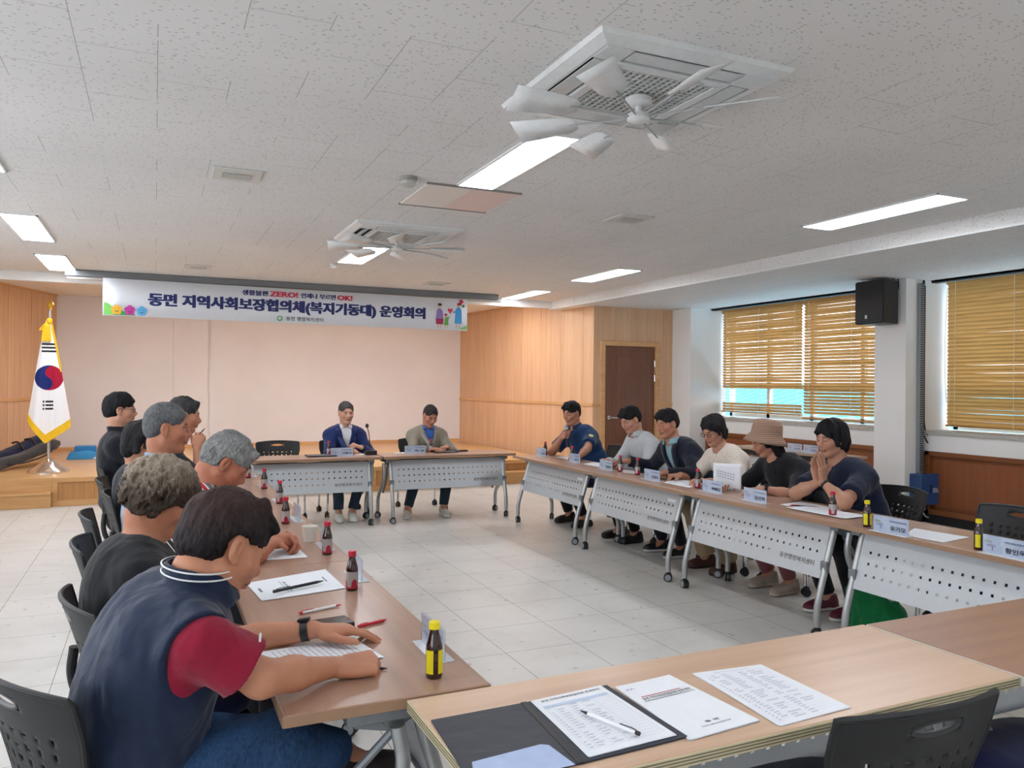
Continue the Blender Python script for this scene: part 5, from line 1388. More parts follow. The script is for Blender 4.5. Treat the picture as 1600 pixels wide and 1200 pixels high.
I5 = person('person with dark hair almost hidden behind the man in the light blue shirt', (.0, 5.38), 0, (-.066, 5.38, 1.125), (0, 15, 0), ((.33, 5.5, .76), (.33, 5.26, .76)),
    ('bob', '#141316', '#2c292b'), '#be8a70', '#2c2e34', .95, hk=.97, bulge=.09)
I6 = person('person in a dark shirt holding a pen up in a raised hand, face hidden', (-.08, 6.1), 0, (.195, 6.1, 1.262), (0, 10, 0), ((.36, 6.25, .76), (.275, 6.0, 1.015)),
    ('swept', '#19191b', '#4c4c4e'), '#bd8568', '#282b2c', 1.0, hands=('relaxed', 'curl'), hdirs=(None, (.1, .15, 1)), hups=(None, (-.3, -1, 0)), poles=(A3(-.1, .7, -.5), A3(.6, -.35, -.7)), bulge=.08, collar=True)
I7 = person('person with thick black hair and thin spectacles in a black polo shirt', (-.26, 6.95), 0, (-.245, 6.95, 1.274), (0, 2, 0), ((.22, 7.08, .76), (.22, 6.82, .76)),
    ('young', '#0b0b0e', '#202024'), '#c8957c', '#191b22', 1.0, collar=True, glasses='thin', bulge=.02, hk=1.03)
# the far end
NAVYJ = fabric('navy_suit', '#18295a', .7, wr=.3); BEIGEJ = fabric('beige_jacket', '#8f8779', .8, wr=.3); BLZ = fabric('dark_blazer', '#161b2b', .75, wr=.3)
I8 = person('person in a navy suit jacket over a white shirt behind the far tables', (1.98, 9.10), -90, (1.984, 8.98, 1.163), (4, 8, 0), ((2.10, 8.73, .785), (1.93, 8.68, .765)),
    ('thin', '#262425', '#5d5a59'), '#cb9c84', fabric('white_shirt_cloth', '#e3e5ea'), 1.02, jacket=NAVYJ, collar=True, hands=('curl', 'relaxed'), hdirs=((-.9, -.3, .35), (.6, -.8, 0)), hups=((0, -.4, 1), (0, 0, 1)), watch=(0,), trousers='#2d3d4e', shoes='#d8dad4', sole='#e8e9e4',
    knees=((2.10, 8.70, .50), (1.84, 8.70, .50)), ankles=((1.99, 8.66, .10), (1.84, 8.66, .10)), shoelow=True, brow='#4a423e')
I9 = person('person in a beige jacket and blue shirt behind the far tables, looking down', (2.96, 9.10), -92, (2.974, 8.95, 1.12), (8, 26, -4), ((3.08, 8.66, .77), (2.88, 8.64, .76)),
    ('thin', '#1b191a', '#3c3938'), '#b9836a', fabric('blue_shirt_cloth', '#3c62a8'), 1.04, jacket=BEIGEJ, collar=True, hands=('relaxed', 'relaxed'), hdirs=((-.7, -.7, 0), (.5, -.85, 0)), trousers='#233440', shoes='#b9b6ac', sole='#d8d6cf', lids=True,
    ankles=((3.02, 8.58, .10), (2.60, 8.60, .10)), knees=((3.10, 8.68, .50), (2.74, 8.68, .50)))
# the right row
POL = fabric('police_blue', '#17365e', .75, wr=.3)
I10 = person('person in a dark blue police uniform speaking into a hand-held microphone', (4.44, 7.60), 196, (4.20, 7.72, 1.19), (6, 14, 0), ((3.99, 7.16, .762), (4.06, 7.68, .93)),
    ('short', '#121214', '#262527'), '#bb866c', POL, 1.07, collar=True, hands=('relaxed', 'grip'), hdirs=((-.2, .9, 0), (-.1, -.75, .35)), hups=(None, (-.8, .2, .1)), poles=(A3(.1, .8, -.5), A3(-.1, -.7, -.7)), trousers='#15171d', shoes='#131316', sole='#1c1c1f',
    knees=((4.02, 7.45, .5), (4.02, 7.72, .5)), ankles=((4.16, 7.35, .1), (4.16, 7.68, .1)), lids=True, hk=1.02)
s_, e_, _ = I10['arms'][0]; dd = unit(e_-s_); sh_ = I10['shl'][0]
bd = MB(); ax_ = unit(A3(.75, .7, .1)); ax_ = unit(ax_-dd*(ax_@dd)); sv = [c for c in I10['root'].children if c.name.startswith('shirt')][0]; vv = np.array([v_.co[:] for v_ in sv.data.vertices])-(s_+(e_-s_)*.45); pr_ = vv@ax_; sel = (np.abs(vv@dd) < .03) & (np.linalg.norm(vv-np.outer(vv@dd, dd)-np.outer(pr_, ax_), axis=1) < .025); c_ = s_+(e_-s_)*.45+ax_*(pr_[sel].max() if sel.any() else .078); Rb = frame(ax_, A3(0, 0, 1)); Rm = Matrix([list(r) for r in Rb])
bd.cyl(tuple(c_-Rb[:, 0]*.004), tuple(c_+Rb[:, 0]*.003), .038, n=24); obj('shoulder_patch', bd, plain('patch_navy', '#0f1f3c', .6), I10['root'])
bd = MB(); bd.cyl(tuple(c_+Rb[:, 0]*.002), tuple(c_+Rb[:, 0]*.0055), .025, n=24); tag(obj('patch_emblem', bd, plain('patch_gold', '#c6b04c', .5), I10['root']), 'gold centre of the shoulder patch')
ep = MB(); n0 = I10['nb']; q0 = n0+(sh_-n0)*.45+A3(0, 0, .068); q1 = n0+(sh_-n0)*1.0+A3(0, .01, .066); ep.box(tuple((q0+q1)/2), (.045, float(np.linalg.norm(q1-q0)), .006), Matrix.Rotation(-.25, 3, 'X')); obj('epaulette', ep, plain('epaulette_navy', '#12284a', .6), I10['root'], None, .002)
ep = MB(); ep.cyl(tuple((q0+q1)/2+A3(0, .02, .002)), tuple((q0+q1)/2+A3(0, .02, .009)), .010, n=12); obj('rank_badge', ep, M_CHROME, I10['root'])
I11 = person('person in a pale grey collared shirt next to the policeman, looking down', (4.50, 6.50), 182, (4.22, 6.56, 1.172), (4, 26, 0), ((4.0, 6.38, .762), (4.02, 6.64, .762)),
    ('short', '#111113', '#242325'), '#c4937b', fabric('pale_grey_shirt', '#b9bcc0'), 1.0, collar=True, sleeve='long', trousers='#14161c', shoes='#141417', sole='#202024', lids=True, ankles=((4.2, 6.42, .1), (4.2, 6.7, .1)), knees=((4.06, 6.38, .5), (4.06, 6.68, .5)), bulge=.08)
I12 = person('person in a dark blazer over a pale teal polo shirt', (4.48, 5.80), 183, (4.16, 5.87, 1.165), (6, 12, 2), ((3.93, 5.58, .762), (4.02, 6.30, .80)),
    ('short', '#0e0e11', '#232225'), '#b9826a', fabric('teal_polo', '#83a6ae'), 1.08, jacket=BLZ, collar=True, hands=('relaxed', 'relaxed'), hdirs=((-.8, -.3, 0), (-.3, 1, -.1)), poles=(A3(-.1, .7, -.5), A3(-.2, -.6, -.6)), trousers='#171a24', shoes='#17181c', sole='#cfd0cf',
    ankles=((4.22, 5.72, .1), (4.22, 6.0, .1)), knees=((4.05, 5.66, .5), (4.05, 5.98, .5)), lids=True, bulge=.07)
I13 = person('person with a dark bob and spectacles in a cream patterned blouse', (4.47, 5.20), 182, (4.20, 5.28, 1.138), (10, 24, 0), ((3.96, 5.02, .76), (3.98, 5.42, .765)),
    ('bob', '#0e0d10', '#2a272a'), '#bf8e76', floral_mat(), .97, glasses='thick', sleeve='half', hands=('relaxed', 'pen'), hdirs=(None, (-1, .1, -.05)), trousers='#a58f70', shoes='#4a2a24', sole='#3a2a26', hk=.97, neckline=.016, lids=True, shoulder=.165,
    ankles=((4.2, 5.08, .1), (4.2, 5.34, .1)), knees=((4.03, 5.04, .5), (4.03, 5.36, .5)), flare=1.7, lip='#a85a58', bulge=.07)
I14 = person('person in a tan knitted bucket hat and black top turning the page of a booklet', (4.50, 4.55), 182, (4.22, 4.70, 1.10), (-22, 30, -4), ((3.99, 4.46, .765), (4.02, 4.80, .775)),
    ('long', '#0d0c0f', '#232024'), '#b98870', '#15161b', 1.05, hat=hat_mat(), sleeve='elbow', hands=('relaxed', 'relaxed'), hdirs=((-1, .15, -.05), (-.9, -.3, 0)), watch=(0,), trousers='#7d4a4c', shoes='#9a8a7e', sole='#b0a294', hk=.98, lids=True, shoulder=.17,
    ankles=((4.22, 4.42, .1), (4.24, 4.66, .1)), knees=((4.03, 4.4, .5), (4.03, 4.7, .5)), bulge=.08, poles=(A3(.0, .75, -.5), A3(-.1, -.6, -.6)))
I15 = person('person in a navy tee with palms pressed together at the mouth', (4.36, 3.88), 176, (4.19, 4.02, 1.155), (4, 10, 0), ((3.985, 3.88, .875), (3.985, 3.93, .875)),
    ('bobpart', '#0a0a0d', '#1f1d22'), '#b98a72', '#131c33', 1.10, hands=('straight', 'straight'), hdirs=((-.12, .0, 1), (-.12, .0, 1)), hups=((.25, -1, .0), (.25, 1, .0)), elbows=((3.96, 3.69, .775), (3.985, 4.13, .775)), watch=(0,), trousers='#14161f', shoes='#5a1f31', sole='#d8d4d2', hk=1.0, lids=True,
    ankles=((4.15, 3.78, .1), (4.15, 4.0, .1)), knees=((4.0, 3.74, .5), (4.0, 4.06, .5)), bulge=.07)

# ------------------------------------------------------------------ small things on the tables
TZ = .7205
def glass_brown():
    t = NT('brown_glass').p(.08, 0, .6); t.setc('#2e120a'); t.b.inputs['Coat Weight'].default_value = .5; return t.m
M_BRG = glass_brown(); M_RCAP = plain('red_cap', '#c0233f', .35); M_YCAP = plain('yellow_cap', '#f0dc12', .35); M_SILV = plain('silver_label', '#b9b6b6', .3, .6); M_RLAB = plain('red_label', '#a31732', .4); M_YLAB = plain('yellow_label', '#e3d40c', .4)
BODY = [(.0205, 0), (.0225, .004), (.0225, .076), (.0215, .086), (.0165, .104), (.0125, .120), (.0118, .132)]
def make_bottle(kind, label, group):
    o = thing('drink_bottle', label, 'bottle', (0, 0, 0), 0, group)
    obj('glass_body', MB().lathe(BODY, n=24), M_BRG, o)
    cap = MB().lathe([(.0125, .128), (.0148, .129), (.0148, .146), (.013, .1485), (.001, .149)], n=24)
    if kind == 'red':
        obj('cap', cap, M_RCAP, o); l = obj('paper_label', MB().lathe([(.0229, .014), (.0229, .072)], n=24), M_SILV, o, 40)
        m = MB()
        for k in range(-7, 8):
            pass
        # red disc printed on the side of the label, and a red foot band
        for c0 in (PI, -PI/2+.2, PI/4):
            for r_ in range(5):
                hh = .026*math.sqrt(max(0, 1-(r_/5.)**2))
            vs = []; fs = []
            for i in range(13):
                a = -.55+1.1*i/12; hh = .03*math.sqrt(max(0, 1-(a/.56)**2))
                vs += [(.0232*math.cos(c0+a), .0232*math.sin(c0+a), .015), (.0232*math.cos(c0+a), .0232*math.sin(c0+a), .015+hh)]
            fs = [(2*i, 2*i+2, 2*i+3, 2*i+1) for i in range(12)]; m.add(vs, fs)
        m.lathe([(.0231, .010), (.0231, .016)], n=24); obj('printed_disc', m, M_RLAB, l, 40, fix=False)
    else:
        obj('cap', cap, M_YCAP, o); m = MB()
        for c0 in (-PI*.28, -PI*.80, PI*.5):
            vs = []
            for i in range(9): a = c0-.52+1.04*i/8; vs += [(.0229*math.cos(a), .0229*math.sin(a), .014), (.0229*math.cos(a), .0229*math.sin(a), .076)]
            m.add(vs, [(2*i, 2*i+2, 2*i+3, 2*i+1) for i in range(8)])
        l = obj('paper_label', m, M_YLAB, o, 40, fix=False); m = MB()
        for c0 in (-PI*.28, -PI*.80, PI*.5):
            for q in range(5):
                a0, a1 = c0-.34, c0+.34-.1*(q % 2); z = .030+q*.008
                m.add([(.0231*math.cos(a0), .0231*math.sin(a0), z), (.0231*math.cos(a1), .0231*math.sin(a1), z), (.0231*math.cos(a1), .0231*math.sin(a1), z+.003), (.0231*math.cos(a0), .0231*math.sin(a0), z+.003)], [(0, 1, 2, 3)])
        obj('label_print', m, plain('label_green', '#6b7a12', .5), l, None, fix=False)
    return o
RB = [(.684, 2.97, 'red-capped brown bottle nearest the camera, beside the booklet with black pen'), (.722, 3.634, 'red-capped brown bottle right beside the white paper cup'), (.665, 4.50, 'red-capped brown bottle just past the paper cup in the left row'),
  (.739, 5.26, 'red-capped brown bottle of the left row seen against the far perforated panel'), (.737, 6.03, 'red-capped brown bottle in the left row by the forehead of the man in stripes'),
  (.70, 6.75, 'red-capped brown bottle at the far end of the left row, half hidden by grey hair'),
  (1.716, 8.60, 'red-capped brown bottle in front of the man in the navy jacket'), (2.875, 8.62, 'red-capped brown bottle in front of the man in the beige jacket'),
  (3.95, 7.86, 'red-capped brown bottle at the far corner of the right row'), (3.93, 7.20, 'red-capped brown bottle beside the name card before the policeman'), (3.845, 6.14, 'red-capped brown bottle by the reaching hand of the man in the blazer'),
  (3.853, 5.87, 'red-capped brown bottle right in front of the man in the blazer'), (3.787, 4.94, 'red-capped brown bottle in front of the woman in the cream blouse'), (3.762, 3.593, 'red-capped brown bottle on the papers of the woman in the navy tee')]
b0 = make_bottle('red', RB[0][2], 'red-capped drink bottles'); b0.location = (RB[0][0], RB[0][1], TZ)
for x, y, l in RB[1:]: dup(b0, (x, y, TZ), random.uniform(-.4, .4), l)
y0_ = make_bottle('yellow', 'yellow-capped brown bottle at the near end of the left table', 'yellow-capped drink bottles'); y0_.location = (.684, 2.007, TZ)
dup(y0_, (3.646, 3.235, TZ), -.3, 'yellow-capped brown bottle on the right row, left of a name card'); dup(y0_, (3.647, 2.575, TZ), -.2, 'yellow-capped brown bottle nearest the right edge of the photo')
o = tag(obj('paper_cup', MB().lathe([(.027, 0), (.0275, .004), (.0365, .072), (.0385, .075), (.0385, .077), (.0355, .0765), (.0265, .006), (.001, .006)], n=32), plain('cup_paper', '#e9e6da', .6), None, 50), 'white paper cup on the left table beside a red-capped bottle', 'cup'); o.location = (.700, 3.955, TZ)

# name cards: clear stands with a printed card, front towards -y
M_LOGY = plain('logo_olive', '#a39a26', .6); M_LOGP = plain('logo_purple', '#6a4b94', .6)
def card(label, nm, x, y, rz, w=.20, both=False):
    o = thing('name_card', label, 'name card', (x, y, TZ), rz, 'name cards in clear stands'); h = w/2; H = .088; lean = .004
    obj('acrylic_stand', MB().bb(-h, h, -.004, -.0015, .003, H).bb(-h, h, .0015, .004, .003, H), M_ACR, o, None, fix=False)
    obj('acrylic_foot', MB().bb(-h-.004, h+.004, -.03, .03, 0, .003), plain('acrylic_foot', '#dfe3e8', .15), o, None)
    c = obj('card', MB().bb(-h+.002, h-.002, -.0012, .0012, .0035, H-.002), plain('card_paper', '#e6e9f6', .6, var=.01), o, None)
    for s in ((1, -1) if both else (1,)):
        f = lambda a, b, s=s: (a*s, -.0016*s-.0030*s, b)
        m = MB()
        if nm: put_text(m, nm, .0, h-.015, .016, .042, f, .02)
        else:     # too blurred to read: plain dark strokes
            for q in range(3): z_ = .004+q*.03; m.add([f(z_, .018), f(z_+.018, .018), f(z_+.018, .022), f(z_, .022)], [(0, 1, 2, 3)]); m.add([f(z_+.002, .03), f(z_+.016, .03), f(z_+.016, .04), f(z_+.002, .04)], [(0, 1, 2, 3)])
        obj('name_lettering', m, M_INKD, c, None, fix=False)
        m = MB(); put_text(m, '지역사회보장협의체', -.005, h-.012, .060, .070, f, .012); obj('title_lettering', m, M_NAVYINK, c, None, fix=False)
        m = MB(); rr = random.Random(5)
        def scr(m, x0, x1, z, amp, seed):
            rr = random.Random(seed); n = 16; pts = []
            for q in range(n+1): pts.append((x0+(x1-x0)*q/n, z+amp*math.sin(q*1.9+seed)+rr.uniform(-amp*.4, amp*.4)))
            for (a, b), (c_, d) in zip(pts, pts[1:]): m.add([f(a, b-.0016), f(c_, d-.0016), f(c_, d+.0016), f(a, b+.0016)], [(0, 1, 2, 3)])
        scr(m, -h+.012, -h+.05, .058, .005, 1); obj('logo_upper', m, M_LOGY, c, None, fix=False)
        m = MB(); scr(m, -h+.022, -h+.068, .040, .005, 2); m.add([f(-h+.05, .018), f(-h+.053, .018), f(-h+.053, .036), f(-h+.05, .036)], [(0, 1, 2, 3)]); obj('logo_lower', m, M_LOGP, c, None, fix=False)
    return o
for nm, x, y, l in (('이승현', 3.87, 7.80, 'white name card at the far corner of the right row'), ('송문인', 3.875, 7.05, 'white name card in front of the policeman, beside a bottle'), ('김봉옥', 3.81, 6.33, 'white name card in front of the man in the pale grey shirt'),
    ('김영숙', 3.752, 5.50, 'white name card in front of the man in the dark blazer'), ('박예진', 3.74, 4.71, 'white name card between the cream blouse and the bucket hat'), ('김선희', 3.72, 4.23, 'white name card in front of the woman in the bucket hat'),
    ('유기모', 3.60, 3.04, 'large white name card in front of the empty chair, right of a yellow-capped bottle'), ('황인욱', 3.615, 2.42, 'white name card cut by the right edge of the photo')):
    card(l, nm, x, y, -PI/2, .225)
card('white name card in front of the man in the navy jacket', '이형규', 1.83, 8.47, 0, .24); card('white name card in front of the man in the beige jacket', '박 연', 2.655, 8.52, 0, .24)
for nm, y, l in (('', 2.2, 'clear name card stand seen from behind at the near end of the left table'), ('', 3.17, 'clear name card stand behind the nearest red-capped bottle, seen from behind'), ('', 3.80, 'clear name card stand beside the paper cup, seen from behind'),
    ('', 4.62, 'clear name card stand beyond the paper cup, seen nearly edge-on'), ('', 5.40, 'clear name card stand third from the far end of the left row'), ('', 6.15, 'clear name card stand far down the left row, beside the second farthest bottle'), ('', 6.9, 'clear name card stand farthest down the left row')):
    card(l, nm, .745, y, PI/2, .20, y < 3)
# spare cards on the side stand
for k in range(4): card(('spare name card first from the hat on the grey side stand', 'second spare name card on the grey side stand', 'third spare name card on the grey side stand', 'last spare name card on the grey side stand, next to the navy tee')[k], ('', '', '', '')[k], 6.50, 7.0-k*.24, -PI/2, .22).location.z = .7855

# papers
def paper(label, pts, lines=None, n=2, z=TZ, name='document', group=None, title=None, printed='grid'):
    """A little pile of sheets given by its four corners (far-left, far-right, near-right, near-left) on the table."""
    P = [Vector((*p, 0)) for p in pts]; c = sum(P, Vector())/4
    o = thing(name, label, 'paper', (c.x, c.y, z), 0, group); rr = random.Random(len(label))
    Q = [p-c for p in P]
    for k in range(n):
        a = (rr.uniform(-.02, .02) if k < n-1 else 0); M = Matrix.Rotation(a, 3, 'Z'); m = MB(); z0 = .0004+k*.0008
        q = [M @ p for p in Q]; N = 8; vs = []
        for i in range(N+1):
            for j in range(N+1):
                s, t = i/N, j/N; p = (q[0]*(1-s)+q[1]*s)*(1-t)+(q[3]*(1-s)+q[2]*s)*t; vs.append((p.x, p.y, z0+(.0018*(s*s)*(1-t) if k == n-1 else 0)))
        m.add(vs, [(i*(N+1)+j, (i+1)*(N+1)+j, (i+1)*(N+1)+j+1, i*(N+1)+j+1) for i in range(N) for j in range(N)])
        sh = obj('sheet', m, M_PAPER, o, 180, fix=False)
    zt = .0002+n*.0008
    def f(s, t): p = (Q[0]*(1-s)+Q[1]*s)*(1-t)+(Q[3]*(1-s)+Q[2]*s)*t; return (p.x, p.y, zt+.0018*s*s*(1-t))
    def bar(m, s0, s1, t0, t1): m.add([f(s0, t0), f(s1, t0), f(s1, t1), f(s0, t1)], [(0, 1, 2, 3)])
    if lines:
        m = MB()
        for k in range(lines):
            t = .12+.8*k/lines; s = .09
            while s < .9:
                w = rr.uniform(.02, .09); bar(m, s, min(.92, s+w), t, t+.008); s += w+.018
        obj('printed_text', m, M_INK, sh, None, fix=False)
    return o, f, bar, sh, rr
DOC = 'documents lying on the tables'
# the black folder with its sheet
fo = thing('document_folder', 'open black folder holding a printed form, on the light near table', 'folder', (.825, 1.6, TZ))
M_FOLD = fabric('black_leatherette', '#272b36', .55, wr=.12); 
FL = [(.588-.825, 1.745-1.6), (.822-.825, 1.752-1.6), (.80-.825, 1.425-1.6), (.566-.825, 1.42-1.6)]; FR = [(.832-.825, 1.752-1.6), (1.075-.825, 1.772-1.6), (1.085-.825, 1.44-1.6), (.81-.825, 1.425-1.6)]
obj('folder_cover', MB().prism(FL[::-1], 0, .004), M_FOLD, fo, None, .0015); obj('folder_cover', MB().prism(FR[::-1], 0, .004), M_FOLD, fo, None, .0015)
obj('folder_spine', MB().prism([(-.006, .152), (.010, .152), (-.012, -.175), (-.028, -.175)][::-1], .0, .0055), M_BLACK, fo, None, .001)
obj('inner_pocket', MB().prism([(-.225, -.085), (-.06, -.068), (-.045, -.078), (-.035, -.178), (-.255, -.178)][::-1], .004, .0048), plain('pocket_paper', '#aebfe2', .6), fo, None)
pp_, f, bar, sh, rr = paper('printed table form clipped into the black folder', [(.845, 1.748), (1.052, 1.765), (1.062, 1.452), (.832, 1.437)], None, 3, TZ+.0045, group=DOC)
m = MB(); put_text(m, '동면 지역사회보장협의체 운영회의', .10, .92, .03, .065, lambda a, b: f(a, .105-b), .008); obj('printed_title', m, M_INKD, sh, None, fix=False)
m = MB(); bar(m, .06, .94, .145, .185); obj('table_header', m, plain('header_blue', '#c3d3ea', .7), sh, None, fix=False)
m = MB()
for k in range(19): bar(m, .06, .94, .145+k*.043, .147+k*.043)
for s in (.06, .16, .34, .52, .70, .938): bar(m, s, s+.003, .145, .92)
for k in range(17):
    for s, w in ((.08, .05), (.18, .11), (.36, .12), (.54, .12)):
        if rr.random() < .85: bar(m, s, s+w*rr.uniform(.5, 1), .20+k*.043, .212+k*.043)
obj('printed_table', m, plain('table_ink', '#bec6d3', .8), sh, None, fix=False)
pp_, f, bar, sh, rr = paper('white booklet with a red and navy title on the light near table', [(1.088, 1.752), (1.265, 1.765), (1.292, 1.445), (1.078, 1.425)], None, 5, group=DOC)
m = MB(); put_text(m, '동면 지역사회보장협의체 운영 회의', .12, .92, .0, .045, lambda a, b: f(a, .33-b), .012); bar(m, .10, .94, .345, .352); put_text(m, '동 면', .42, .62, 0, .03, lambda a, b: f(a, .85-b), .012); put_text(m, '지역사회보장협의체', .30, .72, 0, .02, lambda a, b: f(a, .90-b), .006); obj('printed_title', m, M_INKD, sh, None, fix=False)
m = MB(); bar(m, .14, .80, .262, .272); obj('printed_red_line', m, M_REDINK, sh, None, fix=False)
m = MB()
for q in range(8): bar(m, .06+q*.02, .075+q*.02, .10+.012*math.sin(q*2), .112+.012*math.sin(q*2))
obj('printed_logo', m, M_LOGP, sh, None, fix=False)
pp_, f, bar, sh, rr = paper('loose printed list sheets at the right of the booklets on the light near table', [(1.335, 1.757), (1.552, 1.735), (1.552, 1.42), (1.315, 1.405)], None, 3, group=DOC)
m = MB()
for k in range(24):
    bar(m, .06, .94, .09+k*.036, .0915+k*.036)
    for s, w in ((.08, .04), (.15, .10), (.29, .2), (.53, .1), (.67, .2)):
        if rr.random() < .8: bar(m, s, s+w*rr.uniform(.4, 1), .1+k*.036, .112+k*.036)
put_text(m, '동면 지역사회보장협의체', .25, .75, 0, .028, lambda a, b: f(a, .065-b), .004)
obj('printed_table', m, plain('table_ink', '#bec6d3', .8), sh, None, fix=False)
# the others
pp_, f, bar, sh, rr = paper('white booklet with a black pen on it, on the near left table', [(.328, 3.215), (.653, 3.325), (.666, 3.0), (.356, 2.934)], None, 4, group=DOC)
m = MB(); 
for k in range(9): bar(m, .38+k*.0, .40+.02*(k % 2), .25+k*.06, .29+k*.06)
bar(m, .35, .357, .2, .8); bar(m, .86, .88, .35, .6); bar(m, .06, .09, .4, .6); obj('printed_text', m, M_INK, sh, None, fix=False)
paper('printed sheet under the hands of the man in the vest', [(.56, 2.42), (.60, 2.20), (.315, 2.165), (.272, 2.38)], 14, 2, group=DOC)
paper('white sheet under the arms of the man in the striped shirt', [(.36, 3.86), (.62, 3.84), (.63, 3.60), (.36, 3.60)], 10, 2, group=DOC)
paper('white sheet on the left table before the man in the light blue shirt', [(.38, 4.66), (.60, 4.68), (.61, 4.44), (.39, 4.42)], 8, 2, group=DOC)
paper('white sheet on the left table by the raised hand', [(.40, 6.05), (.6, 6.05), (.6, 5.75), (.4, 5.75)], 8, 2, group=DOC)
paper('white sheet on the far table right of the name card of the man in navy', [(2.0, 8.66), (2.16, 8.64), (2.16, 8.50), (1.98, 8.50)], 6, 2, group=DOC)
paper('white sheets at the left of the name card of the man in beige', [(2.45, 8.68), (2.66, 8.68), (2.66, 8.57), (2.45, 8.57)], 6, 2, group=DOC)
paper('crumpled white papers in front of the policeman', [(3.95, 7.62), (4.06, 7.62), (4.06, 7.22), (3.95, 7.25)], 6, 3, group=DOC)
paper('white sheet between the policeman and the man in the grey shirt', [(4.07, 6.98), (4.05, 6.64), (3.86, 6.52), (3.86, 6.85)], 6, 2, group=DOC)
paper('white sheet by the reaching hand of the man in the blazer', [(3.95, 6.28), (4.08, 6.05), (3.9, 5.9), (3.82, 6.1)], 6, 2, group=DOC)
paper('white sheets in front of the woman in the cream blouse', [(4.0, 5.50), (4.02, 5.16), (3.74, 4.99), (3.74, 5.32)], 12, 3, group=DOC)
paper('sheet with a photo strip by the woman in the navy tee', [(4.02, 4.12), (4.0, 3.72), (3.84, 3.70), (3.78, 4.06)], 6, 2, group=DOC)
paper('white sheet under the red-capped bottle of the woman in the navy tee', [(3.92, 3.92), (3.92, 3.48), (3.72, 3.46), (3.70, 3.92)], 10, 2, z=TZ+.005, group=DOC)
paper('white sheet in front of the empty chair on the right row', [(3.86, 3.10), (3.89, 2.80), (3.64, 2.76), (3.62, 2.98)], 6, 2, group=DOC)
# booklet held upright by the woman in the hat
bk = thing('booklet', 'white booklet held upright by the person in the bucket hat', 'booklet', (3.93, 4.76, TZ), R_(-62))
m = MB(); N = 8; vs = []
for i in range(N+1):
    for j in range(N+1): s, t = i/N-.5, j/N; vs.append((s*.21+t*.02, -.05*t-.05*(s+.5)*(1-t*.3)+.03*math.sin(s*3), .006+t*.20))
m.add(vs, [(i*(N+1)+j, (i+1)*(N+1)+j, (i+1)*(N+1)+j+1, i*(N+1)+j+1) for i in range(N) for j in range(N)])
pg = obj('page', m, M_PAPER, bk, 180, fix=False); sd_m = pg.modifiers.new('thickness', 'SOLIDIFY'); sd_m.thickness = .002
m = MB(); m.bb(-.10, .12, -.01, .10, 0, .005); obj('page_stack', m, M_PAPER, bk, None)
m = MB()
for k in range(3):
    for q in range(7): s = -.32+q*.09; t = .72-k*.1-.02*q; x = s*.21+t*.02; y = -.05*t-.05*(s+.5)*(1-t*.3)+.03*math.sin(s*3)-.003; m.box((x, y, .006+t*.2), (.012, .001, .005))
obj('printed_text', m, M_INK, pg, None, fix=False)

# pens, phones, microphones, cases
def pen(label, a, b, body, tip, r=.0045, z=TZ, kind='pen'):
    A_, B_ = Vector((*a, 0)) if len(a) == 2 else Vector(a), Vector((*b, 0)) if len(b) == 2 else Vector(b)
    if len(a) == 2: A_.z = B_.z = z+r
    o = thing('pen', label, 'pen', tuple(A_), 0); d = B_-A_
    obj('barrel', MB().cyl(d*.0, d*.86, r, n=12), body, o); obj('tip', MB().cyl(d*.86, d, r*.95, r*.25, n=12), tip, o); obj('end_cap', MB().cyl(d*-.03, d*.03, r*1.04, n=12), tip, o)
    n = d.normalized(); s = Vector((-n.y, n.x, 0)) if abs(n.z) < .9 else Vector((1, 0, 0)); obj('clip', MB().tube([d*.02+Vector((0, 0, r)), d*.1+Vector((0, 0, r*1.5)), d*.3+Vector((0, 0, r*1.2))], .0012, 6), tip, o); return o
M_PENW = plain('white_pen', '#e8e8ea', .3); M_PENR = plain('red_pen', '#c4182f', .35); M_PENB = plain('black_pen', '#17171b', .35)
pen('white pen lying on the form in the black folder', (.975, 1.475), (.918, 1.63), M_PENW, M_PENB, z=TZ+.011)
pen('black pen lying on the white booklet on the left table', (.408, 3.0), (.60, 3.09), M_PENB, M_PENB, .006, z=TZ+.009)
pen('white and red pen on the near left table', (.455, 2.72), (.60, 2.77), M_PENW, M_PENR, .005)
pen('red pen beside the black phone case on the near left table', (.60, 2.50), (.70, 2.54), M_PENR, M_PENR, .005)
W, Rh = I1['hands'][1]; q1 = world_pt(I1, W+Rh@A3(.055, .028, -.034)); q2 = world_pt(I1, W+Rh@A3(.150, -.008, -.024)); dq = unit(q2-q1)
pen('black pen in the writing hand of the man in the vest', tuple(q1-dq*.03), tuple(q2+dq*.0), M_PENB, M_PENB, .0045)
W, Rh = I6['hands'][1]; c_ = world_pt(I6, W+Rh@A3(.085, .02, -.03)); pen('dark pen held up by the raised hand', tuple(c_+A3(-.03, 0, -.03)), tuple(c_+A3(.06, .02, .075)), M_PENB, M_PENB, .0042)
pen('red pen on the right table before the woman in the hat', (3.80, 3.98), (3.93, 3.86), M_PENB, M_PENR)
def phone(label, x, y, rz, w=.075, l=.15, z=TZ, name='phone', cat='phone'):
    o = thing(name, label, cat, (x, y, z), rz); obj('case', MB().bb(-l/2, l/2, -w/2, w/2, 0, .016), M_DARK, o, None, .003); obj('screen', MB().bb(-l/2+.004, l/2-.004, -w/2+.004, w/2-.004, .016, .0165), plain('dark_screen', '#0d0f14', .08), o, None); return o
phone('black flip phone case lying beyond the watch of the man in the vest', .50, 2.55, R_(8), .09, .17); phone('dark phone on the far table beyond the man in beige', 3.24, 8.62, 0); phone('black phone on the table by the man in the blazer', 3.98, 6.02, R_(70))
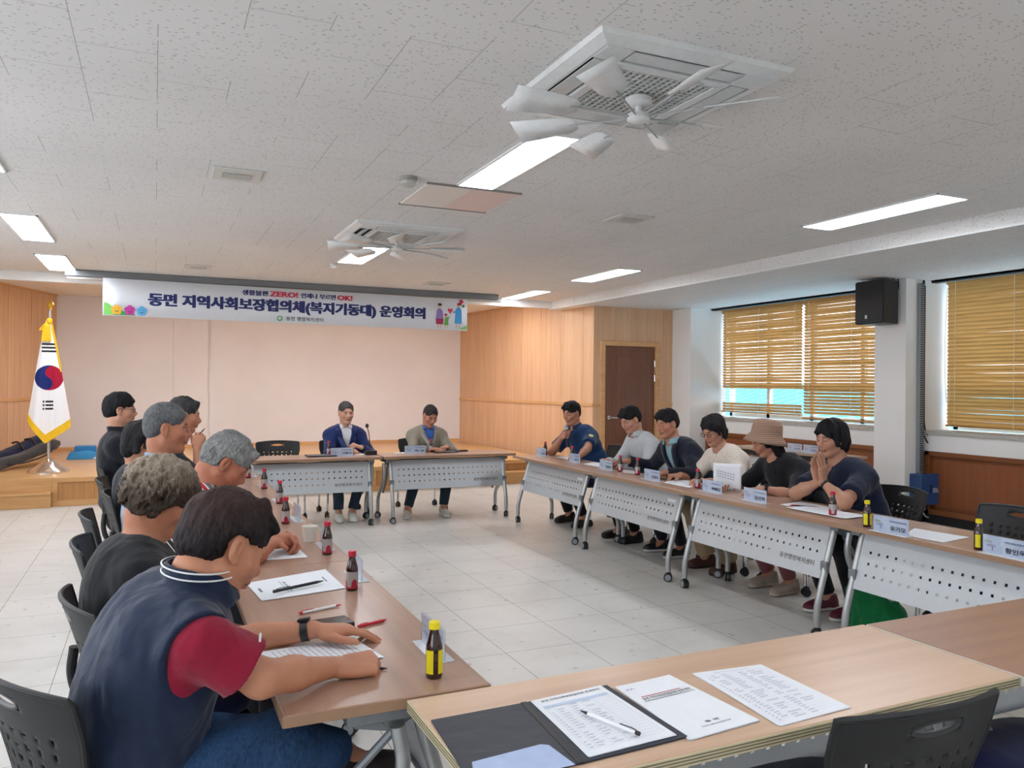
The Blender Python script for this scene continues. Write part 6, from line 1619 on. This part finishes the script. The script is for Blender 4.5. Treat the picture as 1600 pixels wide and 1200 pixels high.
o = thing('document_folder', 'closed black folder on the far table left of the first name card', 'folder', (1.62, 8.52, TZ)); obj('folder_cover', MB().bb(-.15, .15, -.1, .1, 0, .012), M_FOLD, o, None, .003); obj('folder_spine', MB().bb(-.155, -.15, -.1, .1, 0, .013), M_BLACK, o, None)
o = thing('document_folder', 'closed dark folder under the hands of the man in beige', 'folder', (3.03, 8.55, TZ)); obj('folder_cover', MB().bb(-.13, .13, -.07, .07, 0, .01), M_FOLD, o, None, .003); obj('folder_spine', MB().bb(-.135, -.13, -.07, .07, 0, .011), M_BLACK, o, None)
mc = thing('desk_microphone', 'gooseneck desk microphone on a black base beside the man in the navy jacket', 'microphone', (2.15, 8.52, TZ))
obj('mic_base', MB().prism([(-.06, 0), (.06, 0), (.055, .03), (-.04, .05), (-.06, .045)], -.06, .06, 'yz'), M_BLACK, mc, None, .004)
obj('gooseneck', MB().tube(smooth_path([(0, .03, .04), (.0, .03, .12), (-.012, .02, .22), (-.035, .005, .30)]), .005, 8), M_DARK, mc); obj('mic_head', MB().sphere((-.038, .003, .315), (.019, .019, .024)), M_BLACK, mc)
W, Rh = I10['hands'][1]; g = world_pt(I10, W+Rh@A3(.07, .0, -.034)); hm = world_pt(I10, I10['H']+I10['R']@A3(.135, 0, -.075))
d_ = unit(A3(.02, .0, 1)*.8+unit(hm-g)*.6); mc = thing('handheld_microphone', 'hand-held microphone with silver mesh head in the policeman\'s hand', 'microphone', tuple(g))
obj('mic_handle', MB().cyl(tuple(-d_*.13), tuple(d_*.06), .013, .019, n=16), M_DARK, mc); obj('mic_mesh', MB().sphere(tuple(d_*.088), .027), plain('mic_mesh', '#a9aaac', .35, .7), mc); obj('mic_ring', MB().cyl(tuple(d_*.06), tuple(d_*.072), .026, n=18), M_STEEL, mc)

# green shopping bag under the right table, and a stray green strap
gb = thing('shopping_bag', 'green shopping bag on the floor under the near right table', 'bag', (4.02, 3.50, 0), R_(-68))
M_GRN = fabric('green_nonwoven', '#0d6b3c', .8, wr=.5, wscale=14)
F = Field(); F.ell((0, 0, .14), (.17, .09, .16), None, .03).ell((0, 0, .06), (.165, .10, .06), None, .04).cap((-.15, 0, .24), (.15, 0, .26), .02, .015, .06); F.plane((0, 0, -1), (0, 0, .002)); F.noise(.018, (11, 11, 9), 4); F.noise(.006, (30, 30, 20), 5)
v, q = F.mesh(.008); npmesh('bag_body', v, q, M_GRN, gb)
obj('bag_handle', MB().tube(smooth_path([(-.08, -.03, .26), (-.07, -.06, .33), (.03, -.07, .33), (.07, -.03, .26)]), .008, 8), M_GRN, gb)
o = tag(obj('green_strap', MB().tube(smooth_path([(.16*math.cos(t), .10*math.sin(t), .012+.006*math.sin(3*t)) for t in np.linspace(.2, 6.1, 15)]), .012, 8), plain('green_strap', '#147048', .7), None), 'loose ring of green strap on the floor under the near right table', 'strap'); o.location = (3.60, 3.42, 0)
